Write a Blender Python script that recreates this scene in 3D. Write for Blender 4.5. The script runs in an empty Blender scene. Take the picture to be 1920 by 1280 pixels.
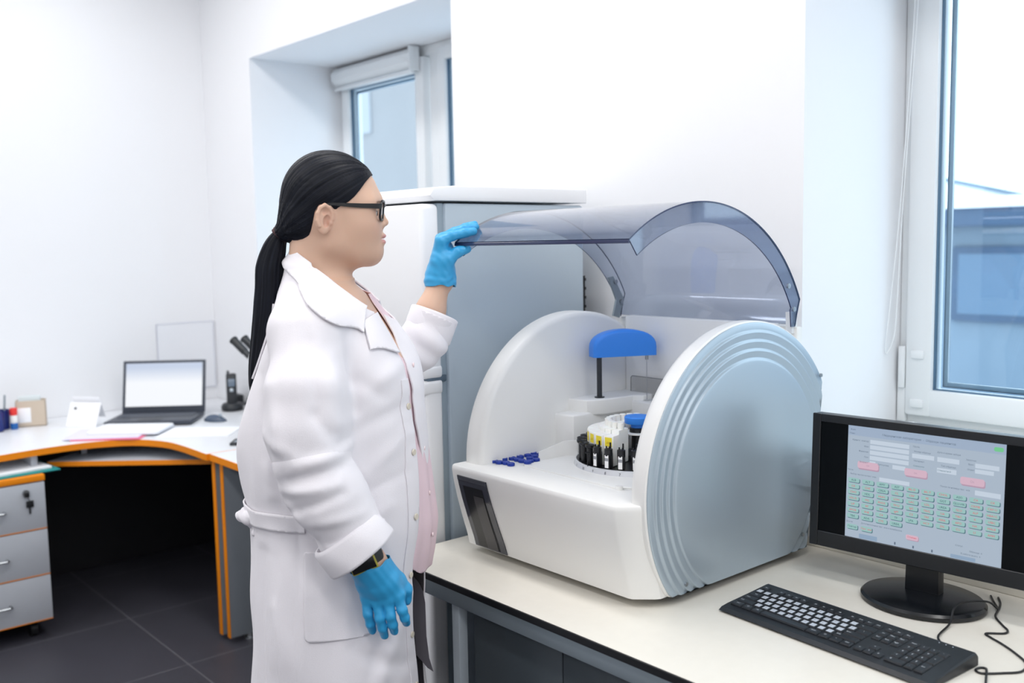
import bpy, bmesh, math, random
import numpy as np
from mathutils import Vector, Matrix, Euler

random.seed(7)
PI = math.pi
SC = bpy.context.scene
COL = SC.collection
INV = {}

# ------------------------------------------------------------------ materials
def lin(c):
    c = c / 255.0
    return c / 12.92 if c <= 0.04045 else ((c + 0.055) / 1.055) ** 2.4

def rgba(rgb):
    return (lin(rgb[0]), lin(rgb[1]), lin(rgb[2]), 1.0)

def mat(name, rgb, rough=0.5, metal=0.0, bump=0.0, bscale=60.0, var=0.0, vscale=8.0, coat=0.0, spec=0.5, sheen=0.0, sss=0.0, emit=None, estr=1.0):
    m = bpy.data.materials.new(name)
    m.use_nodes = True
    nt = m.node_tree
    b = nt.nodes['Principled BSDF']
    b.inputs['Base Color'].default_value = rgba(rgb)
    b.inputs['Roughness'].default_value = rough
    b.inputs['Metallic'].default_value = metal
    b.inputs['Specular IOR Level'].default_value = spec
    b.inputs['Coat Weight'].default_value = coat
    b.inputs['Sheen Weight'].default_value = sheen
    if sss:
        b.inputs['Subsurface Weight'].default_value = sss
        b.inputs['Subsurface Radius'].default_value = (0.012, 0.005, 0.003)
        b.inputs['Subsurface Scale'].default_value = 1.0
    if emit:
        b.inputs['Emission Color'].default_value = rgba(emit)
        b.inputs['Emission Strength'].default_value = estr
    tc = None
    if bump or var:
        tc = nt.nodes.new('ShaderNodeTexCoord')
    if bump:
        n = nt.nodes.new('ShaderNodeTexNoise'); n.inputs['Scale'].default_value = bscale
        n.inputs['Detail'].default_value = 3
        nt.links.new(tc.outputs['Object'], n.inputs['Vector'])
        bp = nt.nodes.new('ShaderNodeBump'); bp.inputs['Strength'].default_value = bump
        bp.inputs['Distance'].default_value = 0.002
        nt.links.new(n.outputs['Fac'], bp.inputs['Height'])
        nt.links.new(bp.outputs['Normal'], b.inputs['Normal'])
    if var:
        n = nt.nodes.new('ShaderNodeTexNoise'); n.inputs['Scale'].default_value = vscale
        n.inputs['Detail'].default_value = 4
        nt.links.new(tc.outputs['Object'], n.inputs['Vector'])
        mx = nt.nodes.new('ShaderNodeMix'); mx.data_type = 'RGBA'
        lo = [max(0, c * (1 - var)) for c in rgb]; hi = [min(255, c * (1 + var)) for c in rgb]
        mx.inputs[6].default_value = rgba(lo); mx.inputs[7].default_value = rgba(hi)
        nt.links.new(n.outputs['Fac'], mx.inputs[0])
        nt.links.new(mx.outputs[2], b.inputs['Base Color'])
    return m

def mat_clear(name, tint, gloss=0.06, rough=0.02, grough_col=(255, 255, 255)):
    """thin transparent sheet: tinted transmission plus a fresnel weighted gloss"""
    m = bpy.data.materials.new(name); m.use_nodes = True
    nt = m.node_tree; nt.nodes.clear()
    out = nt.nodes.new('ShaderNodeOutputMaterial')
    tr = nt.nodes.new('ShaderNodeBsdfTransparent'); tr.inputs['Color'].default_value = rgba(tint)
    gl = nt.nodes.new('ShaderNodeBsdfGlossy'); gl.inputs['Roughness'].default_value = rough
    gl.inputs['Color'].default_value = rgba(grough_col)
    lw = nt.nodes.new('ShaderNodeLayerWeight'); lw.inputs['Blend'].default_value = 0.5
    pw = nt.nodes.new('ShaderNodeMath'); pw.operation = 'POWER'; pw.inputs[1].default_value = 5.0
    ma = nt.nodes.new('ShaderNodeMath'); ma.operation = 'MULTIPLY_ADD'; ma.inputs[1].default_value = 0.9; ma.inputs[2].default_value = gloss * 0.66
    nt.links.new(lw.outputs['Facing'], pw.inputs[0]); nt.links.new(pw.outputs[0], ma.inputs[0])
    mx = nt.nodes.new('ShaderNodeMixShader')
    nt.links.new(ma.outputs[0], mx.inputs['Fac'])
    nt.links.new(tr.outputs['BSDF'], mx.inputs[1]); nt.links.new(gl.outputs['BSDF'], mx.inputs[2])
    nt.links.new(mx.outputs['Shader'], out.inputs['Surface'])
    return m

# ------------------------------------------------------------------ mesh builder
class MB:
    def __init__(self):
        self.v = []; self.f = []; self.m = []; self.uv = None
    def add(self, verts, faces, mi=0):
        o = len(self.v)
        self.v += [tuple(p) for p in verts]
        self.f += [tuple(i + o for i in f) for f in faces]
        self.m += [mi] * len(faces)
        return self
    def bm(self, bm, mi=0, M=None):
        bm.verts.ensure_lookup_table(); bm.verts.index_update()
        vs = [(M @ v.co if M else v.co.copy()) for v in bm.verts]
        self.add(vs, [[v.index for v in f.verts] for f in bm.faces], mi)
        bm.free(); return self
    def box(self, x0, x1, y0, y1, z0, z1, r=0.0, seg=2, mi=0, M=None):
        bm = bmesh.new(); bmesh.ops.create_cube(bm, size=1.0)
        for v in bm.verts:
            v.co = Vector(((x0 + x1) / 2 + v.co.x * (x1 - x0), (y0 + y1) / 2 + v.co.y * (y1 - y0), (z0 + z1) / 2 + v.co.z * (z1 - z0)))
        if r > 0:
            bmesh.ops.bevel(bm, geom=list(bm.edges), offset=min(r, 0.49 * min(abs(x1 - x0), abs(y1 - y0), abs(z1 - z0))), segments=seg, profile=0.5, affect='EDGES')
        return self.bm(bm, mi, M)
    def cyl(self, p1, p2, r1, r2=None, n=24, mi=0, cap=True):
        if r2 is None: r2 = r1
        p1 = Vector(p1); p2 = Vector(p2); d = (p2 - p1).normalized()
        u = d.orthogonal().normalized(); w = d.cross(u)
        vs = []
        for p, r in ((p1, r1), (p2, r2)):
            for k in range(n):
                a = 2 * PI * k / n
                vs.append(p + u * (r * math.cos(a)) + w * (r * math.sin(a)))
        fs = [(k, (k + 1) % n, n + (k + 1) % n, n + k) for k in range(n)]
        if cap: fs += [tuple(range(n - 1, -1, -1)), tuple(range(n, 2 * n))]
        return self.add(vs, fs, mi)
    def lathe(self, prof, cx=0, cy=0, cz=0, n=48, mi=0, sx=1, sy=1):
        """prof: list of (r, z)"""
        vs = []
        for r, z in prof:
            for k in range(n):
                a = 2 * PI * k / n
                vs.append((cx + sx * r * math.cos(a), cy + sy * r * math.sin(a), cz + z))
        fs = []
        for i in range(len(prof) - 1):
            for k in range(n):
                fs.append((i * n + k, i * n + (k + 1) % n, (i + 1) * n + (k + 1) % n, (i + 1) * n + k))
        fs.append(tuple(range(n - 1, -1, -1)))
        fs.append(tuple((len(prof) - 1) * n + k for k in range(n)))
        return self.add(vs, fs, mi)
    def prism(self, poly, a0, a1, axis=2, mi=0, bev=0.0, seg=2):
        """poly: 2d outline (the two axes that are not 'axis', in xyz order) extruded along axis"""
        bm = bmesh.new()
        def P(u, v, w):
            if axis == 2: return (u, v, w)
            if axis == 1: return (u, w, v)
            return (w, u, v)
        vs = [bm.verts.new(P(u, v, a0)) for u, v in poly]
        f = bm.faces.new(vs)
        r = bmesh.ops.extrude_face_region(bm, geom=[f])
        for e in r['geom']:
            if isinstance(e, bmesh.types.BMVert):
                e.co = Vector([e.co[i] + ((a1 - a0) if i == axis else 0) for i in range(3)])
        bmesh.ops.recalc_face_normals(bm, faces=bm.faces)
        if bev > 0:
            es = [e for e in bm.edges if abs(e.verts[0].co[axis] - e.verts[1].co[axis]) < 1e-7]
            bmesh.ops.bevel(bm, geom=es, offset=bev, segments=seg, profile=0.5, affect='EDGES', clamp_overlap=True)
        return self.bm(bm, mi)
    def tube(self, pts, r, n=8, mi=0, closed=False, cap=True):
        pts = [Vector(p) for p in pts]; N = len(pts)
        rr = r if isinstance(r, (list, tuple)) else [r] * N
        vs = []; up = None
        for i, p in enumerate(pts):
            if closed: d = pts[(i + 1) % N] - pts[i - 1]
            else: d = pts[min(i + 1, N - 1)] - pts[max(i - 1, 0)]
            d.normalize()
            if up is None: up = d.orthogonal().normalized()
            up = (up - d * up.dot(d))
            if up.length < 1e-6: up = d.orthogonal()
            up.normalize(); w = d.cross(up)
            for k in range(n):
                a = 2 * PI * k / n
                vs.append(p + up * (rr[i] * math.cos(a)) + w * (rr[i] * math.sin(a)))
        fs = []
        for i in range(N if closed else N - 1):
            j = (i + 1) % N
            for k in range(n):
                fs.append((i * n + k, i * n + (k + 1) % n, j * n + (k + 1) % n, j * n + k))
        if cap and not closed:
            fs += [tuple(range(n - 1, -1, -1)), tuple((N - 1) * n + k for k in range(n))]
        return self.add(vs, fs, mi)
    def rings(self, R, mi=0, closed=True, cap=True):
        """R: list of rings, each an equal-length list of points"""
        n = len(R[0]); vs = [p for r in R for p in r]; fs = []
        for i in range(len(R) - 1):
            for k in range(n if closed else n - 1):
                fs.append((i * n + k, i * n + (k + 1) % n, (i + 1) * n + (k + 1) % n, (i + 1) * n + k))
        if cap:
            fs += [tuple(range(n - 1, -1, -1)), tuple((len(R) - 1) * n + k for k in range(n))]
        return self.add(vs, fs, mi)
    def text(self, s, size, M, mi=0, depth=0.0003, align='CENTER'):
        cu = bpy.data.curves.new('t', 'FONT'); cu.body = s; cu.size = size; cu.align_x = align; cu.align_y = 'CENTER'
        cu.resolution_u = 2
        ob = bpy.data.objects.new('t', cu); COL.objects.link(ob)
        dg = bpy.context.evaluated_depsgraph_get()
        me = bpy.data.meshes.new_from_object(ob.evaluated_get(dg))
        self.add([M @ v.co for v in me.vertices], [tuple(p.vertices) for p in me.polygons], mi)
        bpy.data.objects.remove(ob); bpy.data.curves.remove(cu); bpy.data.meshes.remove(me)
        return self

def catmull(pts, n=8):
    pts = [Vector(p) for p in pts]; out = []
    for i in range(len(pts) - 1):
        p0 = pts[max(i - 1, 0)]; p1 = pts[i]; p2 = pts[i + 1]; p3 = pts[min(i + 2, len(pts) - 1)]
        for k in range(n):
            t = k / n
            out.append(0.5 * ((2 * p1) + (p2 - p0) * t + (2 * p0 - 5 * p1 + 4 * p2 - p3) * t * t + (3 * p1 - p0 - 3 * p2 + p3) * t ** 3))
    out.append(pts[-1]); return out

def rrect(x0, x1, y0, y1, r, n=5):
    out = []
    for cx, cy, a0 in ((x1 - r, y1 - r, 0), (x0 + r, y1 - r, 90), (x0 + r, y0 + r, 180), (x1 - r, y0 + r, 270)):
        for k in range(n + 1):
            a = math.radians(a0 + 90 * k / n); out.append((cx + r * math.cos(a), cy + r * math.sin(a)))
    return out

# ------------------------------------------------------------------ objects
def tag(o, label=None, cat=None, group=None, kind=None):
    if label: o['label'] = label
    if cat: o['category'] = cat
    if group: o['group'] = group
    if kind: o['kind'] = kind
    return o

def thing(name, label, cat, loc=(0, 0, 0), rotz=0.0, group=None):
    o = bpy.data.objects.new(name, None); COL.objects.link(o)
    o.empty_display_size = 0.05
    o.location = loc; o.rotation_euler = (0, 0, rotz)
    tag(o, label, cat, group)
    INV[o] = (Matrix.Translation(Vector(loc)) @ Matrix.Rotation(rotz, 4, 'Z')).inverted()
    return o

def obj(name, mb, m, parent=None, world=True, sharp=35, base=None, label=None):
    """links a mesh; with world=True the coordinates are world ones and are brought into the parent's frame.
    a top-level mesh gets its origin at 'base'"""
    me = bpy.data.meshes.new(name)
    me.from_pydata([tuple(p) for p in mb.v], [], mb.f)
    ms = m if isinstance(m, (list, tuple)) else [m]
    for k in ms: me.materials.append(k)
    if len(ms) > 1: me.polygons.foreach_set('material_index', mb.m)
    bm = bmesh.new(); bm.from_mesh(me)
    bmesh.ops.recalc_face_normals(bm, faces=bm.faces); bm.to_mesh(me); bm.free()
    o = bpy.data.objects.new(name, me); COL.objects.link(o)
    Mi = None
    if parent is not None:
        Mi = INV.get(parent, Matrix.Identity(4)); o.parent = parent; INV[o] = Mi
        if world: me.transform(Mi)
    elif base is not None:
        me.transform(Matrix.Translation(-Vector(base))); o.location = base
        INV[o] = Matrix.Translation(-Vector(base))
    me.polygons.foreach_set('use_smooth', [True] * len(me.polygons))
    if sharp: me.set_sharp_from_angle(angle=math.radians(sharp))
    me.update()
    if label: o['label'] = label
    return o

def struct(name, mb, m, sharp=35):
    o = obj(name, mb, m, sharp=sharp); o['kind'] = 'structure'; return o

def copy_tree(o, parent=None):
    c = o.copy(); COL.objects.link(c)
    INV[c] = INV.get(o, Matrix.Identity(4))
    if parent is not None: c.parent = parent
    for ch in [k for k in bpy.data.objects if k.parent == o]:
        copy_tree(ch, c)
    return c
# ------------------------------------------------------------------ implicit shapes
def _a(p): return np.asarray(p, float)

def s_ell(c, r, R=None):
    c = _a(c); r = _a(r)
    def f(P):
        q = P - c
        if R is not None: q = q @ R
        k0 = np.sqrt(((q / r) ** 2).sum(1)); k1 = np.sqrt(((q / (r * r)) ** 2).sum(1)) + 1e-9
        return k0 * (k0 - 1) / k1
    return f

def s_rc(p1, p2, r1, r2):
    p1 = _a(p1); p2 = _a(p2); d = p2 - p1; L2 = float(d @ d)
    def f(P):
        q = P - p1; t = np.clip((q @ d) / L2, 0, 1)
        return np.sqrt(((q - t[:, None] * d) ** 2).sum(1)) - (r1 + (r2 - r1) * t)
    return f

def s_chain(pts, rad, k=0.01):
    return s_union([s_rc(pts[i], pts[i + 1], rad[i], rad[i + 1]) for i in range(len(pts) - 1)], k)

def smin(a, b, k):
    if k <= 0: return np.minimum(a, b)
    h = np.maximum(k - np.abs(a - b), 0) / k
    return np.minimum(a, b) - h * h * k * 0.25

def s_union(fs, k=0.0):
    def f(P):
        d = fs[0](P)
        for g in fs[1:]: d = smin(d, g(P), k)
        return d
    return f

def s_sub(a, b, k=0.0):
    def f(P): return -smin(-a(P), b(P), k)
    return f

def s_loft(rows, n=2.4):
    """rows (z, back, front, half width[, centre y]); vertical body with super-elliptic sections"""
    T = np.array([list(r) + ([0.0] if len(r) == 4 else []) for r in sorted(rows)], float)
    zz = np.linspace(T[0, 0], T[-1, 0], 400)
    cols = []
    for i in range(1, 5):
        y = np.interp(zz, T[:, 0], T[:, i])
        ker = np.ones(15) / 15; yp = np.pad(y, 7, mode='edge'); cols.append(np.convolve(yp, ker, 'valid'))
    def f(P):
        z = P[:, 2]
        bk, fr, w, cy = [np.interp(z, zz, c) for c in cols]
        a0 = (bk + fr) / 2; ra = (fr - bk) / 2
        rho = ((np.abs(P[:, 0] - a0) / ra) ** n + (np.abs(P[:, 1] - cy) / w) ** n) ** (1 / n)
        d = (rho - 1) * np.minimum(ra, w)
        dz = np.maximum(z - T[-1, 0], T[0, 0] - z)
        return np.maximum(d, dz)
    return f

def rotm(ax, ay, az):
    return np.array(Euler((ax, ay, az)).to_matrix()) 

def axis(segs):
    """segs: [(start, stop, step), ...] joined"""
    out = []
    for a, b, h in segs:
        n = max(1, int(round((b - a) / h)))
        out += list(np.linspace(a, b, n, endpoint=False))
    out.append(segs[-1][1]); return np.array(out)

def nets(f, xs, ys, zs, stride=6, band=2.2):
    nx, ny, nz = len(xs), len(ys), len(zs)
    def ev(ix, iy, iz):
        P = np.stack([xs[ix], ys[iy], zs[iz]], 1); out = np.empty(len(P))
        for s in range(0, len(P), 400000): out[s:s + 400000] = f(P[s:s + 400000])
        return out
    cx = np.unique(np.r_[np.arange(0, nx, stride), nx - 1]); cy = np.unique(np.r_[np.arange(0, ny, stride), ny - 1]); cz = np.unique(np.r_[np.arange(0, nz, stride), nz - 1])
    g = np.meshgrid(cx, cy, cz, indexing='ij')
    cv = ev(g[0].ravel(), g[1].ravel(), g[2].ravel()).reshape(g[0].shape)
    # nearest coarse value everywhere
    def near(n, c): return np.abs(np.arange(n)[:, None] - c[None]).argmin(1)
    V = cv[np.ix_(near(nx, cx), near(ny, cy), near(nz, cz))].copy()
    st = max(np.diff(xs).max(), np.diff(ys).max(), np.diff(zs).max()) * stride
    act = np.abs(V) < st * band
    I = np.argwhere(act)
    V[act] = ev(I[:, 0], I[:, 1], I[:, 2])
    S = V < 0
    acc = np.zeros((nx - 1, ny - 1, nz - 1, 3)); cnt = np.zeros((nx - 1, ny - 1, nz - 1))
    Xs = [xs, ys, zs]
    for ax in range(3):
        o1, o2 = [k for k in range(3) if k != ax]
        sl0 = [slice(None)] * 3; sl1 = [slice(None)] * 3
        sl0[ax] = slice(0, -1); sl1[ax] = slice(1, None)
        A = V[tuple(sl0)]; B = V[tuple(sl1)]
        cr = (A < 0) != (B < 0)
        idx = np.argwhere(cr)
        a = A[cr]; b = B[cr]; t = a / (a - b)
        pos = np.stack([Xs[k][idx[:, k]] for k in range(3)], 1)
        pos[:, ax] += t * (Xs[ax][idx[:, ax] + 1] - Xs[ax][idx[:, ax]])
        for d1 in (0, -1):
            for d2 in (0, -1):
                c = idx.copy(); c[:, o1] += d1; c[:, o2] += d2
                ok = np.ones(len(c), bool)
                for k, n in zip(range(3), (nx - 1, ny - 1, nz - 1)): ok &= (c[:, k] >= 0) & (c[:, k] < n)
                cc = c[ok]
                np.add.at(acc, (cc[:, 0], cc[:, 1], cc[:, 2]), pos[ok]); np.add.at(cnt, (cc[:, 0], cc[:, 1], cc[:, 2]), 1)
    m = cnt > 0
    vid = -np.ones(cnt.shape, int); vid[m] = np.arange(m.sum())
    verts = acc[m] / cnt[m][:, None]
    quads = []
    for ax in range(3):
        o1, o2 = [(1, 2), (2, 0), (0, 1)][ax]
        sl0 = [slice(None)] * 3; sl1 = [slice(None)] * 3
        sl0[ax] = slice(0, -1); sl1[ax] = slice(1, None)
        A = S[tuple(sl0)]; B = S[tuple(sl1)]
        idx = np.argwhere(A != B)
        ok = (idx[:, o1] > 0) & (idx[:, o2] > 0)
        lim = (nx - 1, ny - 1, nz - 1)
        ok &= (idx[:, o1] < lim[o1]) & (idx[:, o2] < lim[o2])
        idx = idx[ok]
        inside = S[tuple(idx.T)]
        def g(d1, d2):
            c = idx.copy(); c[:, o1] += d1; c[:, o2] += d2
            return vid[tuple(c.T)]
        q = np.stack([g(-1, -1), g(0, -1), g(0, 0), g(-1, 0)], 1)
        q[~inside] = q[~inside][:, ::-1]
        quads.append(q)
    Q = np.concatenate(quads)
    Q = Q[(Q >= 0).all(1)]
    return verts, Q

def grad(f, P, e=4e-4):
    G = np.empty_like(P)
    for k in range(3):
        d = np.zeros(3); d[k] = e
        G[:, k] = (f(P + d) - f(P - d)) / (2 * e)
    return G

def project(f, P, it=2):
    for _ in range(it):
        G = grad(f, P); L = (G ** 2).sum(1) + 1e-6
        st = f(P)[:, None] * G / L[:, None]
        n = np.sqrt((st ** 2).sum(1)); st *= np.minimum(1, 0.004 / (n + 1e-9))[:, None]
        P = P - st
    return P

def normals(f, P):
    G = grad(f, P); return G / (np.sqrt((G ** 2).sum(1))[:, None] + 1e-9)

def clip(verts, faces, g):
    """keeps the side where g < 0, cutting faces exactly on g = 0"""
    verts = [tuple(v) for v in verts]
    gv = list(g(np.array(verts)))
    out = []; cache = {}
    def cut(i, j):
        k = (min(i, j), max(i, j))
        if k not in cache:
            t = gv[i] / (gv[i] - gv[j])
            a, b = verts[i], verts[j]
            verts.append(tuple(a[n] + t * (b[n] - a[n]) for n in range(3))); gv.append(0.0); cache[k] = len(verts) - 1
        return cache[k]
    for f in faces:
        f = [int(i) for i in f]
        s = [gv[i] < 0 for i in f]
        if all(s): out.append(tuple(f)); continue
        if not any(s): continue
        p = []
        for a in range(len(f)):
            i, j = f[a], f[(a + 1) % len(f)]
            if gv[i] < 0: p.append(i)
            if (gv[i] < 0) != (gv[j] < 0): p.append(cut(i, j))
        if len(p) >= 3: out.append(tuple(p))
    return compact(verts, out)

def compact(verts, faces):
    used = sorted({i for f in faces for i in f}); mp = {o: n for n, o in enumerate(used)}
    return np.array([verts[i] for i in used]), [tuple(mp[i] for i in f) for f in faces]

def largest(verts, faces):
    par = list(range(len(verts)))
    def find(i):
        while par[i] != i: par[i] = par[par[i]]; i = par[i]
        return i
    for f in faces:
        a = find(int(f[0]))
        for k in f[1:]: par[find(int(k))] = a
    cnt = {}
    for f in faces: r = find(int(f[0])); cnt[r] = cnt.get(r, 0) + 1
    if not cnt: return verts, faces
    m = max(cnt, key=cnt.get)
    return compact([tuple(v) for v in verts], [tuple(int(k) for k in f) for f in faces if find(int(f[0])) == m])

def poly_sd(poly):
    """signed distance to a 2d polygon (negative inside)"""
    A = np.array(poly, float); B = np.roll(A, -1, 0)
    def g(Q):
        d = np.full(len(Q), 1e9); ins = np.zeros(len(Q), bool)
        for a, b in zip(A, B):
            e = b - a; w = Q - a; t = np.clip((w @ e) / (e @ e + 1e-12), 0, 1)
            d = np.minimum(d, np.sqrt(((w - t[:, None] * e) ** 2).sum(1)))
            c = (a[1] > Q[:, 1]) != (b[1] > Q[:, 1])
            xx = a[0] + (Q[:, 1] - a[1]) * (b[0] - a[0]) / ((b[1] - a[1]) if abs(b[1] - a[1]) > 1e-12 else 1e-12)
            ins ^= c & (Q[:, 0] < xx)
        return np.where(ins, -d, d)
    return g

def mobj(name, verts, faces, m, parent, sharp=None, solid=0.0, offset=0.0, label=None, smooth_it=0):
    """links a dense mesh given in the parent's own frame"""
    me = bpy.data.meshes.new(name)
    me.from_pydata([tuple(v) for v in verts], [], [tuple(int(i) for i in f) for f in faces])
    for k in (m if isinstance(m, (list, tuple)) else [m]): me.materials.append(k)
    o = bpy.data.objects.new(name, me); COL.objects.link(o); o.parent = parent
    INV[o] = INV.get(parent, Matrix.Identity(4))
    me.polygons.foreach_set('use_smooth', [True] * len(me.polygons))
    if sharp: me.set_sharp_from_angle(angle=math.radians(sharp))
    if solid:
        md = o.modifiers.new('thick', 'SOLIDIFY'); md.thickness = solid; md.offset = offset
    if label: o['label'] = label
    me.update(); return o
# ------------------------------------------------------------------ camera
YAW, PITCH, ROLL, FPX = -0.86025867, -0.09974951, -0.01799333, 1828.0
CAM_H = 1.5
Fv = Vector((math.cos(PITCH) * math.sin(YAW), math.cos(PITCH) * math.cos(YAW), math.sin(PITCH)))
Rv = Vector((math.cos(YAW), -math.sin(YAW), 0)); Uv = Rv.cross(Fv)
c_, s_ = math.cos(ROLL), math.sin(ROLL)
R2 = c_ * Rv + s_ * Uv; U2 = -s_ * Rv + c_ * Uv
cam = bpy.data.cameras.new('camera'); cam_o = bpy.data.objects.new('camera', cam); COL.objects.link(cam_o)
cam_o.matrix_world = Matrix(((R2.x, U2.x, -Fv.x, 0), (R2.y, U2.y, -Fv.y, 0), (R2.z, U2.z, -Fv.z, CAM_H), (0, 0, 0, 1)))
cam.sensor_width = 36; cam.lens = FPX * 36 / 1920
cam.clip_start = 0.05; cam.clip_end = 200
cam.dof.use_dof = True; cam.dof.focus_distance = 2.12; cam.dof.aperture_fstop = 2.9
SC.camera = cam_o

SC.view_settings.view_transform = 'Standard'; SC.view_settings.look = 'None'
SC.view_settings.gamma = 1; SC.view_settings.use_curve_mapping = False
SC.view_settings.exposure = 0.0
try:
    SC.cycles.use_denoising = True
    SC.cycles.max_bounces = 10; SC.cycles.diffuse_bounces = 5; SC.cycles.glossy_bounces = 4
    SC.cycles.transparent_max_bounces = 24; SC.cycles.transmission_bounces = 6
    SC.cycles.sample_clamp_indirect = 6
    SC.cycles.caustics_reflective = False; SC.cycles.caustics_refractive = False
except Exception:
    pass

# ------------------------------------------------------------------ shared materials
M_wall = mat('white_wall_paint', (240, 241, 244), 0.75, bump=0.05, bscale=180)
M_ceil = mat('ceiling_paint', (240, 240, 240), 0.9)
M_pvc = mat('white_pvc', (236, 239, 241), 0.35)
M_gasket = mat('dark_gasket', (92, 122, 148), 0.5)
M_alu = mat('aluminium', (186, 196, 204), 0.35, metal=0.7)
M_glass = mat_clear('window_glass', (232, 242, 248))
M_white = mat('white_plastic', (236, 236, 234), 0.38)
M_black = mat('black_plastic', (20, 22, 26), 0.42)

# ------------------------------------------------------------------ room shell
WX, WY = -4.78, 2.10
RX, RY, RZ = 2.3, -2.7, 3.0
SILL = 0.985
def cell_wall(xs, zs, y0, y1, holes):
    mb = MB(); nx, nz = len(xs) - 1, len(zs) - 1
    def solid(i, j):
        if i < 0 or j < 0 or i >= nx or j >= nz: return False
        return (i, j) not in holes
    idx = {}
    def vid(i, j, k):
        if (i, j, k) not in idx:
            mb.v.append((xs[i], (y0, y1)[k], zs[j])); idx[(i, j, k)] = len(mb.v) - 1
        return idx[(i, j, k)]
    def F(*q): mb.f.append(tuple(vid(*p) for p in q)); mb.m.append(0)
    for i in range(nx):
        for j in range(nz):
            if not solid(i, j): continue
            F((i, j, 0), (i + 1, j, 0), (i + 1, j + 1, 0), (i, j + 1, 0))
            F((i, j, 1), (i, j + 1, 1), (i + 1, j + 1, 1), (i + 1, j, 1))
            if not solid(i - 1, j): F((i, j, 0), (i, j + 1, 0), (i, j + 1, 1), (i, j, 1))
            if not solid(i + 1, j): F((i + 1, j, 0), (i + 1, j, 1), (i + 1, j + 1, 1), (i + 1, j + 1, 0))
            if not solid(i, j - 1): F((i, j, 0), (i, j, 1), (i + 1, j, 1), (i + 1, j, 0))
            if not solid(i, j + 1): F((i, j + 1, 0), (i + 1, j + 1, 0), (i + 1, j + 1, 1), (i, j + 1, 1))
    return mb
LW = (-4.262, -2.732); RW = (-1.346, 0.55); WTOP = 2.372
xs = [WX - 0.2, LW[0], LW[1], RW[0], RW[1], RX + 0.2]; zs = [0, SILL - 0.03, WTOP, RZ]
struct('wall_right', cell_wall(xs, zs, WY, WY + 0.60, {(1, 1), (3, 1)}), M_wall)
mb = MB(); mb.box(WX - 0.2, WX, RY - 0.2, WY, 0, RZ); struct('wall_left', mb, M_wall)
mb = MB(); mb.box(RX, RX + 0.2, RY - 0.2, WY, 0, RZ); struct('wall_near', mb, M_wall)
mb = MB(); mb.box(WX, RX, RY - 0.2, RY, 0, RZ); struct('wall_back', mb, M_wall)
mb = MB(); mb.box(WX - 0.2, RX + 0.2, RY - 0.2, WY + 0.6, RZ, RZ + 0.12); struct('ceiling', mb, M_ceil)

# floor: dark grey tiles with fine pale joints
M_floor = mat('dark_floor_tile', (66, 66, 74), 0.42, var=0.08, vscale=3.0, bump=0.08, bscale=300)
nt = M_floor.node_tree; bs = nt.nodes['Principled BSDF']
tc = nt.nodes.new('ShaderNodeTexCoord'); mp = nt.nodes.new('ShaderNodeMapping')
mp.inputs['Location'].default_value = (0.37, -0.12, 0)
br = nt.nodes.new('ShaderNodeTexBrick'); br.offset = 0.0; br.squash = 1.0
br.inputs['Scale'].default_value = 1.0; br.inputs['Brick Width'].default_value = 0.6; br.inputs['Row Height'].default_value = 0.6
br.inputs['Mortar Size'].default_value = 0.003; br.inputs['Mortar Smooth'].default_value = 0.2
old = bs.inputs['Base Color'].links[0].from_socket
nt.links.new(tc.outputs['Object'], mp.inputs['Vector']); nt.links.new(mp.outputs['Vector'], br.inputs['Vector'])
nt.links.new(old, br.inputs['Color1']); nt.links.new(old, br.inputs['Color2'])
br.inputs['Mortar'].default_value = rgba((100, 100, 106))
nt.links.new(br.outputs['Color'], bs.inputs['Base Color'])
mb = MB(); mb.box(WX - 0.2, RX + 0.2, RY - 0.2, WY + 0.6, -0.1, 0); struct('floor', mb, M_floor)

# ------------------------------------------------------------------ windows
def frame(mb, x0, x1, z0, z1, w, y0, y1, r=0.006, mi=0):
    mb.box(x0, x0 + w, y0, y1, z0, z1, r, 2, mi); mb.box(x1 - w, x1, y0, y1, z0, z1, r, 2, mi)
    mb.box(x0 + w * 0.9, x1 - w * 0.9, y0 + 0.0005, y1, z0, z0 + w, r, 2, mi); mb.box(x0 + w * 0.9, x1 - w * 0.9, y0 + 0.0005, y1, z1 - w, z1, r, 2, mi)

def window(nm, X0, X1, Z0, Z1, sashes, yw, mull):
    e = thing(nm, None, None, ((X0 + X1) / 2, yw, Z0)); e['kind'] = 'structure'
    mb = MB(); frame(mb, X0, X1, Z0, Z1, 0.045, yw, yw + 0.07)
    for x in mull: mb.box(x - 0.03, x + 0.03, yw, yw + 0.07, Z0 + 0.04, Z1 - 0.04, 0.005)
    obj('window_frame', mb, M_pvc, e)
    for (a, b, c, d, w) in sashes:
        mb = MB(); frame(mb, a, b, c, d, w, yw - 0.022, yw + 0.045, 0.008)
        s = obj('window_sash', mb, M_pvc, e)
        mb = MB(); frame(mb, a + w - 0.001, b - w + 0.001, c + w - 0.001, d - w + 0.001, 0.004, yw - 0.008, yw + 0.006, 0.001)
        frame(mb, a + w + 0.012, b - w - 0.012, c + w + 0.006, d - w - 0.006, 0.007, yw + 0.022, yw + 0.03, 0.001)
        obj('gasket', mb, M_gasket, s)
        mb = MB(); frame(mb, a + w + 0.019, b - w - 0.019, c + w + 0.010, d - w - 0.010, 0.012, yw + 0.012, yw + 0.022, 0.001)
        obj('spacer_bar', mb, M_alu, s)
        mb = MB(); mb.box(a + w, b - w, yw + 0.008, yw + 0.012, c + w, d - w); obj('pane', mb, M_glass, s)
    return e
YW = 2.585
w1 = window('window_1', LW[0], LW[1], SILL, WTOP, [(-4.232, -3.545, SILL + 0.03, 2.325, 0.066), (-3.445, LW[1] - 0.03, SILL + 0.03, 2.345, 0.058)], YW, [-3.495])
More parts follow.
